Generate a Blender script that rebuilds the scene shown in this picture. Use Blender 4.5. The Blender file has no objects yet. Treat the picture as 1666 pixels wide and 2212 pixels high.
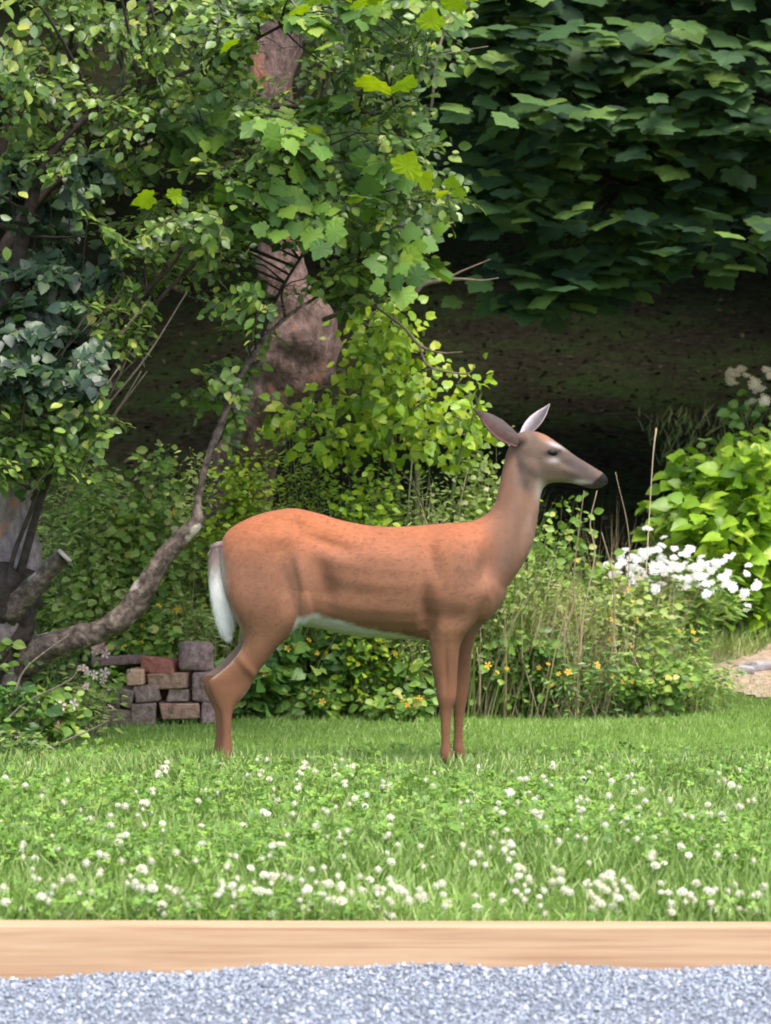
import bpy, math, random
import numpy as np
from mathutils import Vector, Matrix, noise as mnoise

random.seed(7)
RNG = np.random.default_rng(7)
SC = bpy.context.scene
COL = SC.collection
R = math.radians

# ------------------------------------------------------------------ camera, world, light
F = 6754.0          # focal length in units of a 1666 px wide picture
CH = 1.117          # camera height over the lawn
HY = 979.0          # row of the horizon
cam_d = bpy.data.cameras.new('camera')
cam = bpy.data.objects.new('camera', cam_d); COL.objects.link(cam)
cam.location = (0, 0, CH); cam.rotation_euler = (R(90), 0, 0)
cam_d.sensor_fit = 'VERTICAL'; cam_d.sensor_height = 36.0; cam_d.sensor_width = 27.1
cam_d.lens = F / 2212.0 * 36.0
cam_d.shift_y = -(1106.0 - HY) / 2212.0
cam_d.clip_start = 0.1; cam_d.clip_end = 400
cam_d.dof.use_dof = True; cam_d.dof.focus_distance = 11.0; cam_d.dof.aperture_fstop = 6.3
SC.camera = cam

SUN_EL, SUN_AZ = 63.0, 152.0      # azimuth of the sun as seen from the place, 0 = +Y, clockwise
world = bpy.data.worlds.new('World'); SC.world = world; world.use_nodes = True
nt = world.node_tree; nt.nodes.clear()
sky = nt.nodes.new('ShaderNodeTexSky'); sky.sky_type = 'NISHITA'; sky.sun_disc = False
sky.sun_elevation = R(SUN_EL); sky.sun_rotation = R(SUN_AZ)
sky.air_density = 1.0; sky.dust_density = 3.0; sky.ozone_density = 1.0
bg = nt.nodes.new('ShaderNodeBackground'); bg.inputs['Strength'].default_value = 0.15
wo = nt.nodes.new('ShaderNodeOutputWorld')
nt.links.new(sky.outputs[0], bg.inputs[0]); nt.links.new(bg.outputs[0], wo.inputs[0])
sd = bpy.data.lights.new('sun', 'SUN'); sd.energy = 1.5; sd.angle = R(26); sd.color = (1.0, 0.95, 0.88)
sun = bpy.data.objects.new('sun', sd); COL.objects.link(sun)
az, el = R(SUN_AZ), R(SUN_EL)
sdir = Vector((math.sin(az) * math.cos(el), math.cos(az) * math.cos(el), math.sin(el)))
sun.rotation_euler = sdir.to_track_quat('Z', 'Y').to_euler()
SC.view_settings.view_transform = 'Standard'; SC.view_settings.look = 'None'
SC.view_settings.gamma = 1.0; SC.view_settings.use_curve_mapping = False
SC.view_settings.exposure = 1.38
SC.cycles.filter_width = 1.9
SC.cycles.max_bounces = 8; SC.cycles.transparent_max_bounces = 8


def P(dx, dy, d):
    """point seen at (dx, dy) of a 1666 x 2212 view, d metres away"""
    return Vector(((dx - 833.0) / F * d, d, CH - (dy - HY) / F * d))


# ------------------------------------------------------------------ helpers
def tag(o, label=None, cat=None, group=None, kind=None):
    if label: o['label'] = label
    if cat: o['category'] = cat
    if group: o['group'] = group
    if kind: o['kind'] = kind
    return o


def empty(name, loc, label=None, cat=None, group=None):
    o = bpy.data.objects.new(name, None); COL.objects.link(o)
    o.location = loc; o.empty_display_size = 0.1
    return tag(o, label, cat, group)


def mesh_np(name, V, faces_flat, sizes, mat, attr=None, col=None, smooth=False):
    """mesh from numpy: V (n,3), flat loop indices, loops per face"""
    me = bpy.data.meshes.new(name)
    V = np.asarray(V, dtype=np.float32)
    me.vertices.add(len(V)); me.vertices.foreach_set('co', V.ravel())
    me.loops.add(len(faces_flat)); me.loops.foreach_set('vertex_index', np.asarray(faces_flat, dtype=np.int32))
    sizes = np.asarray(sizes, dtype=np.int32)
    me.polygons.add(len(sizes))
    st = np.zeros(len(sizes), dtype=np.int32); st[1:] = np.cumsum(sizes)[:-1]
    me.polygons.foreach_set('loop_start', st)
    me.update(calc_edges=True)
    if attr is not None:
        a = me.attributes.new('tint', 'FLOAT', 'POINT'); a.data.foreach_set('value', np.asarray(attr, dtype=np.float32))
    if col is not None:
        a = me.attributes.new('coat', 'FLOAT_COLOR', 'POINT')
        a.data.foreach_set('color', np.asarray(col, dtype=np.float32).ravel())
    if smooth: me.polygons.foreach_set('use_smooth', np.ones(len(sizes), dtype=bool))
    if mat: me.materials.append(mat)
    return me


def link(name, me, parent=None):
    o = bpy.data.objects.new(name, me); COL.objects.link(o)
    if parent: o.parent = parent
    return o


def shift(V, parent):
    return V - np.array(parent.location) if parent else V


class Geo:
    """collects polygons, then becomes one mesh"""
    def __init__(s): s.V = []; s.F = []; s.S = []; s.n = 0; s.T = []
    def add(s, V, F, tint=None):
        V = np.asarray(V, dtype=float)
        for f in F:
            s.F.extend([i + s.n for i in f]); s.S.append(len(f))
        s.V.append(V); s.n += len(V)
        s.T.append(np.full(len(V), random.random() if tint is None else tint))
    def add_np(s, V, Fl, S, T):
        s.F.extend((np.asarray(Fl) + s.n).tolist()); s.S.extend(list(S)); s.V.append(V); s.n += len(V); s.T.append(T)
    def build(s, name, mat, parent=None, smooth=False):
        V = np.concatenate(s.V)
        return link(name, mesh_np(name, shift(V, parent), s.F, s.S, mat, attr=np.concatenate(s.T), smooth=smooth), parent)


def smooth_path(pts, n):
    """Catmull-Rom through points (x,y,z,r)"""
    pts = np.array(pts, dtype=float)
    if len(pts) == 2: 
        t = np.linspace(0, 1, n)[:, None]; return pts[0] * (1 - t) + pts[1] * t
    ext = np.vstack([2 * pts[0] - pts[1], pts, 2 * pts[-1] - pts[-2]])
    out = []
    m = len(pts) - 1
    for u in np.linspace(0, m - 1e-6, n):
        i = int(u); t = u - i
        p0, p1, p2, p3 = ext[i], ext[i + 1], ext[i + 2], ext[i + 3]
        out.append(0.5 * ((2 * p1) + (-p0 + p2) * t + (2 * p0 - 5 * p1 + 4 * p2 - p3) * t * t + (-p0 + 3 * p1 - 3 * p2 + p3) * t ** 3))
    out = np.array(out); out[:, 3] = np.maximum(out[:, 3], 0.0004)
    return out


def tube(geo, path, sides=6, rough=0.0, nfreq=8.0, cap=True, tint=None):
    """tapered tube along (x,y,z,r) rows"""
    n = len(path); C = path[:, :3]; rr = path[:, 3]
    T = np.gradient(C, axis=0); T /= np.linalg.norm(T, axis=1)[:, None] + 1e-9
    up = np.array([0.0, 1.0, 0.0]) if abs(T[0][1]) < 0.8 else np.array([1.0, 0, 0])
    a = np.cross(T[0], up); a /= np.linalg.norm(a)
    V = np.zeros((n * sides, 3))
    ang = np.linspace(0, 2 * np.pi, sides, endpoint=False)
    for i in range(n):
        a = a - T[i] * np.dot(a, T[i]); a /= np.linalg.norm(a) + 1e-9
        b = np.cross(T[i], a)
        r = np.full(sides, rr[i])
        if rough:
            for k in range(sides):
                p = C[i] + rr[i] * (math.cos(ang[k]) * a + math.sin(ang[k]) * b)
                r[k] *= 1 + rough * mnoise.fractal(Vector(p * nfreq), 1.0, 2.0, 3)
        V[i * sides:(i + 1) * sides] = C[i] + (np.cos(ang) * r)[:, None] * a + (np.sin(ang) * r)[:, None] * b
    F_ = []
    for i in range(n - 1):
        for k in range(sides):
            k2 = (k + 1) % sides
            F_.append((i * sides + k, i * sides + k2, (i + 1) * sides + k2, (i + 1) * sides + k))
    if cap:
        F_.append(tuple(range(sides - 1, -1, -1))); F_.append(tuple((n - 1) * sides + k for k in range(sides)))
    geo.add(V, F_, tint)


def unit(a):
    return a / (np.linalg.norm(a, axis=-1, keepdims=True) + 1e-9)


def basis(normal, tip):
    tip = unit(tip - normal * 0); n = unit(normal - tip * np.sum(normal * tip, axis=1, keepdims=True))
    side = np.cross(tip, n)
    return side, tip, n


def scatter(T, pos, normal, tip, scale, tint=None):
    """copy a template (verts, faces) to many places; returns V, flat faces, sizes, tint"""
    tv, tf = T; tv = np.asarray(tv, dtype=float); k = len(tv); n = len(pos)
    s, t, nn = basis(normal, tip)
    V = pos[:, None, :] + scale[:, None, None] * (tv[None, :, 0:1] * s[:, None, :] + tv[None, :, 1:2] * t[:, None, :] + tv[None, :, 2:3] * nn[:, None, :])
    flat = np.array([i for f in tf for i in f]); sz = np.array([len(f) for f in tf])
    Fl = (flat[None, :] + (np.arange(n) * k)[:, None]).ravel()
    if tint is None: tint = RNG.random(n)
    return V.reshape(-1, 3), Fl, np.tile(sz, n), np.repeat(tint, k)


# ------------------------------------------------------------------ materials
def new_mat(name):
    m = bpy.data.materials.new(name); m.use_nodes = True
    t = m.node_tree; t.nodes.clear()
    out = t.nodes.new('ShaderNodeOutputMaterial')
    return m, t, out


def N(t, kind, **kw):
    n = t.nodes.new(kind)
    for k, v in kw.items():
        if k in n.inputs: n.inputs[k].default_value = v
        else: setattr(n, k, v)
    return n


def ramp(t, stops, interp='LINEAR'):
    r = t.nodes.new('ShaderNodeValToRGB'); cr = r.color_ramp; cr.interpolation = interp
    while len(cr.elements) > 1: cr.elements.remove(cr.elements[-1])
    cr.elements[0].position = stops[0][0]; cr.elements[0].color = (*stops[0][1], 1)
    for p, c in stops[1:]:
        e = cr.elements.new(p); e.color = (*c, 1)
    return r


def leaf_mat(name, stops, rough=0.45, trans=0.3, back=None, spec=0.5, noise_scale=30.0):
    m, t, out = new_mat(name)
    at = N(t, 'ShaderNodeAttribute', attribute_name='tint')
    oi = N(t, 'ShaderNodeObjectInfo')
    ad = N(t, 'ShaderNodeMath', operation='ADD'); fr = N(t, 'ShaderNodeMath', operation='FRACT')
    t.links.new(at.outputs['Fac'], ad.inputs[0]); t.links.new(oi.outputs['Random'], ad.inputs[1]); t.links.new(ad.outputs[0], fr.inputs[0])
    rp = ramp(t, stops); t.links.new(fr.outputs[0], rp.inputs[0])
    geo = N(t, 'ShaderNodeNewGeometry')
    nz = N(t, 'ShaderNodeTexNoise', Scale=noise_scale, Detail=3.0)
    t.links.new(geo.outputs['Position'], nz.inputs['Vector'])
    mp = N(t, 'ShaderNodeMapRange'); mp.inputs['To Min'].default_value = 0.62; mp.inputs['To Max'].default_value = 1.35
    t.links.new(nz.outputs['Fac'], mp.inputs['Value'])
    mul = N(t, 'ShaderNodeVectorMath', operation='SCALE'); t.links.new(rp.outputs[0], mul.inputs[0]); t.links.new(mp.outputs[0], mul.inputs['Scale'])
    col = mul.outputs[0]
    if back:
        mx = N(t, 'ShaderNodeMix', data_type='RGBA')
        t.links.new(geo.outputs['Backfacing'], mx.inputs[0]); t.links.new(col, mx.inputs[6]); mx.inputs[7].default_value = (*back, 1)
        col = mx.outputs[2]
    bs = N(t, 'ShaderNodeBsdfPrincipled', Roughness=rough); bs.inputs['Specular IOR Level'].default_value = spec
    t.links.new(col, bs.inputs['Base Color'])
    tr = N(t, 'ShaderNodeBsdfTranslucent')
    tc = N(t, 'ShaderNodeMix', data_type='RGBA', blend_type='MULTIPLY'); tc.inputs[0].default_value = 1.0
    t.links.new(col, tc.inputs[6]); tc.inputs[7].default_value = (1.0, 1.0, 0.35, 1); t.links.new(tc.outputs[2], tr.inputs[0])
    ms = N(t, 'ShaderNodeMixShader'); ms.inputs[0].default_value = trans
    t.links.new(bs.outputs[0], ms.inputs[1]); t.links.new(tr.outputs[0], ms.inputs[2]); t.links.new(ms.outputs[0], out.inputs[0])
    return m


def rough_mat(name, stops, scale=20.0, rough=0.9, bump=0.4, stretch=(1, 1, 1), detail=6.0, bdist=0.01, second=None, spec=0.3):
    m, t, out = new_mat(name)
    geo = N(t, 'ShaderNodeNewGeometry'); mp = N(t, 'ShaderNodeMapping'); mp.inputs['Scale'].default_value = stretch
    t.links.new(geo.outputs['Position'], mp.inputs['Vector'])
    nz = N(t, 'ShaderNodeTexNoise', Scale=scale, Detail=detail, Roughness=0.65); t.links.new(mp.outputs[0], nz.inputs['Vector'])
    rp = ramp(t, stops); t.links.new(nz.outputs['Fac'], rp.inputs[0])
    col = rp.outputs[0]
    if second:   # (colour, scale, threshold)
        n2 = N(t, 'ShaderNodeTexNoise', Scale=second[1], Detail=4.0); t.links.new(geo.outputs['Position'], n2.inputs['Vector'])
        r2 = ramp(t, [(second[2], (0, 0, 0)), (second[2] + 0.08, (1, 1, 1))]); t.links.new(n2.outputs['Fac'], r2.inputs[0])
        mx = N(t, 'ShaderNodeMix', data_type='RGBA'); t.links.new(r2.outputs[0], mx.inputs[0]); t.links.new(col, mx.inputs[6]); mx.inputs[7].default_value = (*second[0], 1)
        col = mx.outputs[2]
    bs = N(t, 'ShaderNodeBsdfPrincipled', Roughness=rough); bs.inputs['Specular IOR Level'].default_value = spec
    t.links.new(col, bs.inputs['Base Color'])
    b = N(t, 'ShaderNodeBump', Strength=bump, Distance=bdist); t.links.new(nz.outputs['Fac'], b.inputs['Height']); t.links.new(b.outputs[0], bs.inputs['Normal'])
    t.links.new(bs.outputs[0], out.inputs[0])
    return m


M = {}
M['left_leaf'] = leaf_mat('small_glossy_leaf', [(0, (.045, .085, .018)), (.3, (.085, .16, .028)), (.6, (.15, .26, .04)), (.85, (.25, .37, .06)), (.97, (.36, .42, .08)), (1, (.4, .4, .08))], rough=.38, trans=.32, back=(.20, .30, .13), spec=.6)
M['soft_leaf'] = leaf_mat('broad_mid_green_leaf', [(0, (.06, .13, .03)), (.5, (.12, .24, .035)), (.9, (.22, .36, .045)), (1, (.30, .42, .05))], rough=.5, trans=.35, spec=.4, noise_scale=14)
M['yellow_leaf'] = leaf_mat('yellow_lime_maple_leaf', [(0, (.22, .36, .012)), (.5, (.36, .52, .012)), (1, (.46, .58, .02))], rough=.5, trans=.35, spec=.3)
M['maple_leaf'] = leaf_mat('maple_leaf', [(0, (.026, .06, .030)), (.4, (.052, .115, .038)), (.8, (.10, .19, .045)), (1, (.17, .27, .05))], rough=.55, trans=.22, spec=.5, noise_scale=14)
M['lime_leaf'] = leaf_mat('lime_leaf', [(0, (.18, .32, .03)), (.4, (.30, .48, .03)), (.8, (.42, .56, .03)), (1, (.50, .56, .06))], rough=.42, trans=.35, back=(.22, .34, .12), spec=.5)
M['bush_leaf'] = leaf_mat('fine_bush_leaf', [(0, (.14, .21, .045)), (.35, (.26, .37, .07)), (.7, (.37, .48, .12)), (.9, (.45, .51, .18)), (1, (.50, .44, .26))], rough=.6, trans=.3)
M['weed_leaf'] = leaf_mat('weed_leaf', [(0, (.08, .16, .035)), (.35, (.16, .30, .05)), (.7, (.26, .43, .07)), (.92, (.36, .48, .09)), (1, (.50, .44, .12))], rough=.5, trans=.3)
M['dark_leaf'] = leaf_mat('deep_green_leaf', [(0, (.04, .10, .022)), (.4, (.10, .22, .04)), (.8, (.20, .36, .06)), (1, (.32, .42, .10))], rough=.42, trans=.25)
M['shrub_leaf'] = leaf_mat('bright_shrub_leaf', [(0, (.14, .27, .02)), (.4, (.27, .47, .03)), (.8, (.38, .58, .05)), (1, (.50, .62, .08))], rough=.4, trans=.3)
M['dry'] = leaf_mat('dry_stalk', [(0, (.22, .15, .08)), (.5, (.38, .29, .16)), (1, (.52, .44, .28))], rough=.8, trans=.05)
M['green_stem'] = leaf_mat('green_stalk', [(0, (.09, .14, .04)), (.6, (.16, .21, .07)), (1, (.24, .20, .11))], rough=.7, trans=.0)
M['grass'] = leaf_mat('lawn_grass', [(0, (.16, .26, .055)), (.35, (.245, .375, .09)), (.75, (.34, .465, .14)), (1, (.44, .53, .21))], rough=.55, trans=.3, spec=.4, noise_scale=2.2)
M['clover'] = leaf_mat('clover_leaf', [(0, (.09, .19, .028)), (.5, (.16, .31, .045)), (1, (.27, .43, .06))], rough=.5, trans=.25, noise_scale=3.0)
M['wild_grass'] = leaf_mat('wild_grass', [(0, (.15, .22, .05)), (.5, (.29, .39, .10)), (.85, (.42, .47, .17)), (1, (.52, .45, .26))], rough=.6, trans=.3)
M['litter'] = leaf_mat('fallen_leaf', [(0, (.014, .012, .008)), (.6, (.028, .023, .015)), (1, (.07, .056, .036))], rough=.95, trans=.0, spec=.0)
M['white_petal'] = leaf_mat('white_petal', [(0, (.80, .80, .80)), (1, (.86, .85, .86))], rough=.6, trans=.2, noise_scale=1)
M['clover_petal'] = leaf_mat('clover_petal', [(0, (.62, .58, .42)), (.35, (.80, .79, .66)), (.8, (.86, .85, .74)), (1, (.70, .58, .46))], rough=.7, trans=.2, noise_scale=60)
M['yellow_petal'] = leaf_mat('yellow_petal', [(0, (.75, .42, .03)), (.5, (.80, .55, .04)), (1, (.80, .33, .08))], rough=.6, trans=.2)
M['cream_petal'] = leaf_mat('cream_petal', [(0, (.62, .46, .28)), (.6, (.75, .66, .46)), (1, (.78, .74, .62))], rough=.6, trans=.2)
M['pink_petal'] = leaf_mat('pink_petal', [(0, (.75, .42, .42)), (.5, (.80, .66, .62)), (1, (.78, .30, .32))], rough=.6, trans=.2)
M['red_bark'] = rough_mat('red_brown_bark', [(.3, (.055, .036, .03)), (.5, (.15, .095, .08)), (.7, (.26, .175, .155))], scale=26, bump=.9, stretch=(1.3, 1.3, .7), bdist=.02, second=((.36, .16, .10), 6.0, .60))
M['grey_bark'] = rough_mat('mottled_bark', [(.35, (.04, .03, .024)), (.5, (.11, .08, .062)), (.7, (.24, .19, .15))], scale=34, bump=.9, stretch=(1, 1, 1), bdist=.012, second=((.48, .42, .34), 9.0, .60))
M['dark_bark'] = rough_mat('dark_twig_bark', [(.3, (.022, .016, .013)), (.7, (.075, .055, .042))], scale=40, bump=.6)
M['twig'] = rough_mat('pale_twig_bark', [(.3, (.09, .07, .05)), (.7, (.24, .19, .14))], scale=60, bump=.5)
M['lilac_bark'] = rough_mat('pinkish_grey_bark', [(.3, (.12, .085, .075)), (.5, (.26, .20, .19)), (.7, (.42, .34, .33))], scale=22, bump=.8, stretch=(1.2, 1.2, .6), bdist=.02, second=((.38, .19, .13), 7.0, .58))
M['cut_wood'] = rough_mat('weathered_cut_wood', [(.3, (.30, .25, .22)), (.7, (.5, .44, .40))], scale=50, bump=.4)


# timber: straight pine grain
def timber_mat():
    m, t, out = new_mat('pine_timber')
    geo = N(t, 'ShaderNodeNewGeometry'); mp = N(t, 'ShaderNodeMapping'); mp.inputs['Scale'].default_value = (.35, 9, 9)
    t.links.new(geo.outputs['Position'], mp.inputs['Vector'])
    wv = N(t, 'ShaderNodeTexNoise', Scale=5.0, Detail=6.0, Roughness=.6, Distortion=.3); t.links.new(mp.outputs[0], wv.inputs['Vector'])
    rp = ramp(t, [(.30, (.40, .235, .130)), (.5, (.50, .315, .18)), (.7, (.57, .385, .235))]); t.links.new(wv.outputs['Fac'], rp.inputs[0])
    mp2 = N(t, 'ShaderNodeMapping'); mp2.inputs['Scale'].default_value = (.8, 60, 60); t.links.new(geo.outputs['Position'], mp2.inputs['Vector'])
    n2 = N(t, 'ShaderNodeTexNoise', Scale=1.6, Detail=3.0); t.links.new(mp2.outputs[0], n2.inputs['Vector'])
    r2 = ramp(t, [(.34, (.84, .78, .74)), (.41, (1, 1, 1))]); t.links.new(n2.outputs['Fac'], r2.inputs[0])
    mx = N(t, 'ShaderNodeMix', data_type='RGBA', blend_type='MULTIPLY'); mx.inputs[0].default_value = 1
    t.links.new(rp.outputs[0], mx.inputs[6]); t.links.new(r2.outputs[0], mx.inputs[7])
    bs = N(t, 'ShaderNodeBsdfPrincipled', Roughness=.75); t.links.new(mx.outputs[2], bs.inputs['Base Color'])
    b = N(t, 'ShaderNodeBump', Strength=.25, Distance=.003); t.links.new(n2.outputs['Fac'], b.inputs['Height']); t.links.new(b.outputs[0], bs.inputs['Normal'])
    t.links.new(bs.outputs[0], out.inputs[0]); return m


M['timber'] = timber_mat()


def ground_mat():
    m, t, out = new_mat('ground_soil_and_turf')
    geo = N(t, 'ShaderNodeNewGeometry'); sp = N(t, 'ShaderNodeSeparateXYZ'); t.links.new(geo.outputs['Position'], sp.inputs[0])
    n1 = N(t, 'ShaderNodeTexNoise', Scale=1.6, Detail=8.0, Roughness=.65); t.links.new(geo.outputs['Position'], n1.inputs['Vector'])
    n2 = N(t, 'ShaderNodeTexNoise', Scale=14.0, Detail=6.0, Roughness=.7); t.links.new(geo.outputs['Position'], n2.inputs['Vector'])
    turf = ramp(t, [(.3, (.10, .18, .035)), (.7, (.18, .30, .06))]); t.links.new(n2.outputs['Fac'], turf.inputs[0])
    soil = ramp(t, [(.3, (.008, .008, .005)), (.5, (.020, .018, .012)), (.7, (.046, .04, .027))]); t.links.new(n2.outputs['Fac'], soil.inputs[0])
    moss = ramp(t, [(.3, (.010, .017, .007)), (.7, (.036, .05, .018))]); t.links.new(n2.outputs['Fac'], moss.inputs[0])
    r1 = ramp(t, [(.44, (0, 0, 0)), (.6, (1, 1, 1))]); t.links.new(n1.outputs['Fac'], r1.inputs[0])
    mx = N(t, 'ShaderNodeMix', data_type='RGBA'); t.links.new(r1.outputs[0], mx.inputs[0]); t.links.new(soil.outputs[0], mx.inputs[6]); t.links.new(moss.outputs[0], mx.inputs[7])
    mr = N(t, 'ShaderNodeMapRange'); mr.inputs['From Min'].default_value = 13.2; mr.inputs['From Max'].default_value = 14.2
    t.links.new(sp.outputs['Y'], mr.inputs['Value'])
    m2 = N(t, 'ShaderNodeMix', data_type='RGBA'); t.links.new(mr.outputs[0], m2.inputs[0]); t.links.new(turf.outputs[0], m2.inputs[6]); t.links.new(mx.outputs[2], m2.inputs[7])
    bs = N(t, 'ShaderNodeBsdfPrincipled', Roughness=.95); bs.inputs['Specular IOR Level'].default_value = .0; t.links.new(m2.outputs[2], bs.inputs['Base Color'])
    b = N(t, 'ShaderNodeBump', Strength=.8, Distance=.05); t.links.new(n2.outputs['Fac'], b.inputs['Height']); t.links.new(b.outputs[0], bs.inputs['Normal'])
    t.links.new(bs.outputs[0], out.inputs[0]); return m


M['ground'] = ground_mat()
M['gravel_bed'] = rough_mat('gravel_bed', [(.3, (.10, .11, .13)), (.5, (.20, .22, .25)), (.7, (.34, .36, .40))], scale=110, bump=1.0, bdist=.01)
M['stone_chip'] = leaf_mat('stone_chip', [(0, (.20, .225, .27)), (.3, (.28, .31, .36)), (.75, (.37, .405, .46)), (.92, (.48, .51, .56)), (1, (.74, .74, .76))], rough=.95, trans=0, spec=.15, noise_scale=90)
M['sand'] = rough_mat('sandy_path', [(.3, (.24, .17, .11)), (.5, (.38, .28, .20)), (.7, (.52, .43, .35))], scale=30, bump=.7, bdist=.02)


# ------------------------------------------------------------------ the ground
def ground_z(x, y):
    x = np.asarray(x, dtype=float); y = np.asarray(y, dtype=float)
    z = np.zeros(np.broadcast(x, y).shape)
    z = z + .14 * np.clip(y - 13.4, 0, 3.6) + .20 * np.clip(y - 17, 0, 13) + .32 * np.clip(y - 30, 0, 60)
    z = z + .03 * np.sin(x * 1.1 + y * .7) * np.clip((y - 14) / 4, 0, 1) + .16 * np.sin(x * .45 + 1) * np.sin(y * .33) * np.clip((y - 16) / 6, 0, 1)
    z = z + .006 * np.sin(x * 3.1) * np.sin(y * 2.3)
    z = z - .045 * np.clip((8.3 - y) / .75, 0, 1) ** 1.5
    return z


def grid_sheet(name, xs, ys, zf, mat, mask=None):
    X, Y = np.meshgrid(xs, ys); V = np.stack([X, Y, zf(X, Y)], -1).reshape(-1, 3)
    nx, ny = len(xs), len(ys); Fl = []; S = []
    for j in range(ny - 1):
        for i in range(nx - 1):
            if mask is not None and not mask(.5 * (xs[i] + xs[i + 1]), .5 * (ys[j] + ys[j + 1])): continue
            a = j * nx + i; Fl += [a, a + 1, a + nx + 1, a + nx]; S.append(4)
    return link(name, mesh_np(name, V, Fl, S, mat, smooth=True))


xs = np.concatenate([np.linspace(-70, -8, 20), np.linspace(-7, 7, 90), np.linspace(8, 70, 20)])
ys = np.concatenate([np.linspace(7.52, 20, 110), np.linspace(20.4, 46, 60), np.linspace(48, 90, 20)])
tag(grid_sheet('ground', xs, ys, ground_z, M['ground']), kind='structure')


def gravel_z(x, y):
    return -0.108 - .028 * np.clip((-x - .3) / .6, 0, 1) + .006 * np.sin(x * 5 + 1) * np.sin(y * 6) + .004 * np.sin(x * 17) + 0 * y


gx = np.linspace(-3.2, 3.2, 90); gy = np.concatenate([[-3.0, 0, 3.0, 5.0], np.linspace(5.8, 7.6, 30)])
tag(grid_sheet('driveway', gx, gy, gravel_z, M['gravel_bed']), kind='structure')

# loose stone chips of the driveway
n = 32000
px = RNG.uniform(-1.5, 1.5, n); py = 7.44 - 1.1 * RNG.random(n) ** 1.1
pos = np.stack([px, py, gravel_z(px, py) + RNG.uniform(0, .006, n)], 1)
oct_v = np.array([(1, 0, 0), (-.9, .2, .1), (.1, 1, -.1), (0, -1, .2), (.2, .1, .75), (0, -.1, -.7)])
oct_f = [(0, 2, 4), (2, 1, 4), (1, 3, 4), (3, 0, 4), (2, 0, 5), (1, 2, 5), (3, 1, 5), (0, 3, 5)]
sc_ = .0028 + .0042 * RNG.random(n) ** 2 + .005 * (RNG.random(n) > .96)
V, Fl, S, T_ = scatter((oct_v, oct_f), pos, unit(RNG.normal(size=(n, 3)) * .5 + [0, 0, 1]), unit(RNG.normal(size=(n, 3))), sc_)
tag(link('gravel', mesh_np('gravel', V, Fl, S, M['stone_chip'], attr=T_)), 'loose blue grey stone chips covering the driveway in front of the timber', kind='stuff')

# timber edging
def rounded_box(hx, hy, hz, bev, seg=2, jitter=0.0):
    import bmesh
    bm = bmesh.new(); bmesh.ops.create_cube(bm, size=2.0)
    for v in bm.verts: v.co = Vector((v.co.x * hx, v.co.y * hy, v.co.z * hz))
    if bev: bmesh.ops.bevel(bm, geom=bm.edges[:] , offset=bev, segments=seg, affect='EDGES', profile=.6)
    if jitter:
        for v in bm.verts:
            v.co += v.co.normalized() * jitter * mnoise.noise(v.co * 25 + Vector((hx * 90, hy * 77, hz * 50)))
    return bm


def bm_obj(name, bm, mat, parent=None, smooth=True):
    me = bpy.data.meshes.new(name); bm.to_mesh(me); bm.free(); me.materials.append(mat)
    if smooth: me.polygons.foreach_set('use_smooth', [True] * len(me.polygons))
    return link(name, me, parent)


bm = rounded_box(2.6, .045, .072, .005)
tb = bm_obj('timber_edging', bm, M['timber'], smooth=False)
tb.location = (0, 7.495, -.010 - .072); tb.rotation_euler = (0, R(.12), 0)
tag(tb, 'long pale pine landscape timber lying between the gravel and the clover lawn', 'timber')

# ------------------------------------------------------------------ leaf templates (x across, y along, z normal), length 1
OV = (np.array([(0, 0, 0), (-.26, .22, .05), (.26, .22, .05), (-.36, .5, .07), (.36, .5, .07), (-.22, .8, .03), (.22, .8, .03), (0, .5, 0), (0, 1, -.08)]),
      [(0, 7, 3, 1), (0, 2, 4, 7), (7, 8, 5, 3), (7, 4, 6, 8)])
HEART = (np.array([(0, 0, 0), (-.25, -.1, .03), (.25, -.1, .03), (-.47, .2, .08), (.47, .2, .08), (-.34, .58, .05), (.34, .58, .05), (0, .45, 0), (0, 1, -.12)]),
         [(0, 7, 3, 1), (0, 2, 4, 7), (7, 8, 5, 3), (7, 4, 6, 8)])
NARROW = (np.array([(0, 0, 0), (-.12, .4, .03), (.12, .4, .03), (0, .45, -.01), (0, 1, -.1)]), [(0, 3, 1), (0, 2, 3), (1, 3, 4), (3, 2, 4)])
def maple_template():
    out = [(0, 0), (.18, -.12), (.42, -.10), (.40, .06), (.56, .16), (.60, .34), (.46, .42), (.46, .60), (.30, .60), (.18, .80), (0, .96)]
    L = out + [(-x, y) for x, y in out[-2:0:-1]]
    V = [(0, .3, .0)] + [(x, y, -.16 * (x * x) - .10 * y * y + .02 * (i % 2)) for i, (x, y) in enumerate(L)]
    m_ = len(L)
    return np.array(V), [(0, i + 1, (i + 1) % m_ + 1) for i in range(m_)]
MAPLE = maple_template()
FLOWER5 = (np.array([(0, 0, 0)] + [(math.cos(a) * r, math.sin(a) * r, z) for a, r, z in sum([[(k * 1.2566 - .38, .42, .06), (k * 1.2566, .55, .02), (k * 1.2566 + .38, .42, .06)] for k in range(5)], [])]),
           [(0, 3 * k + 1, 3 * k + 2, 3 * k + 3) for k in range(5)])


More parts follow.
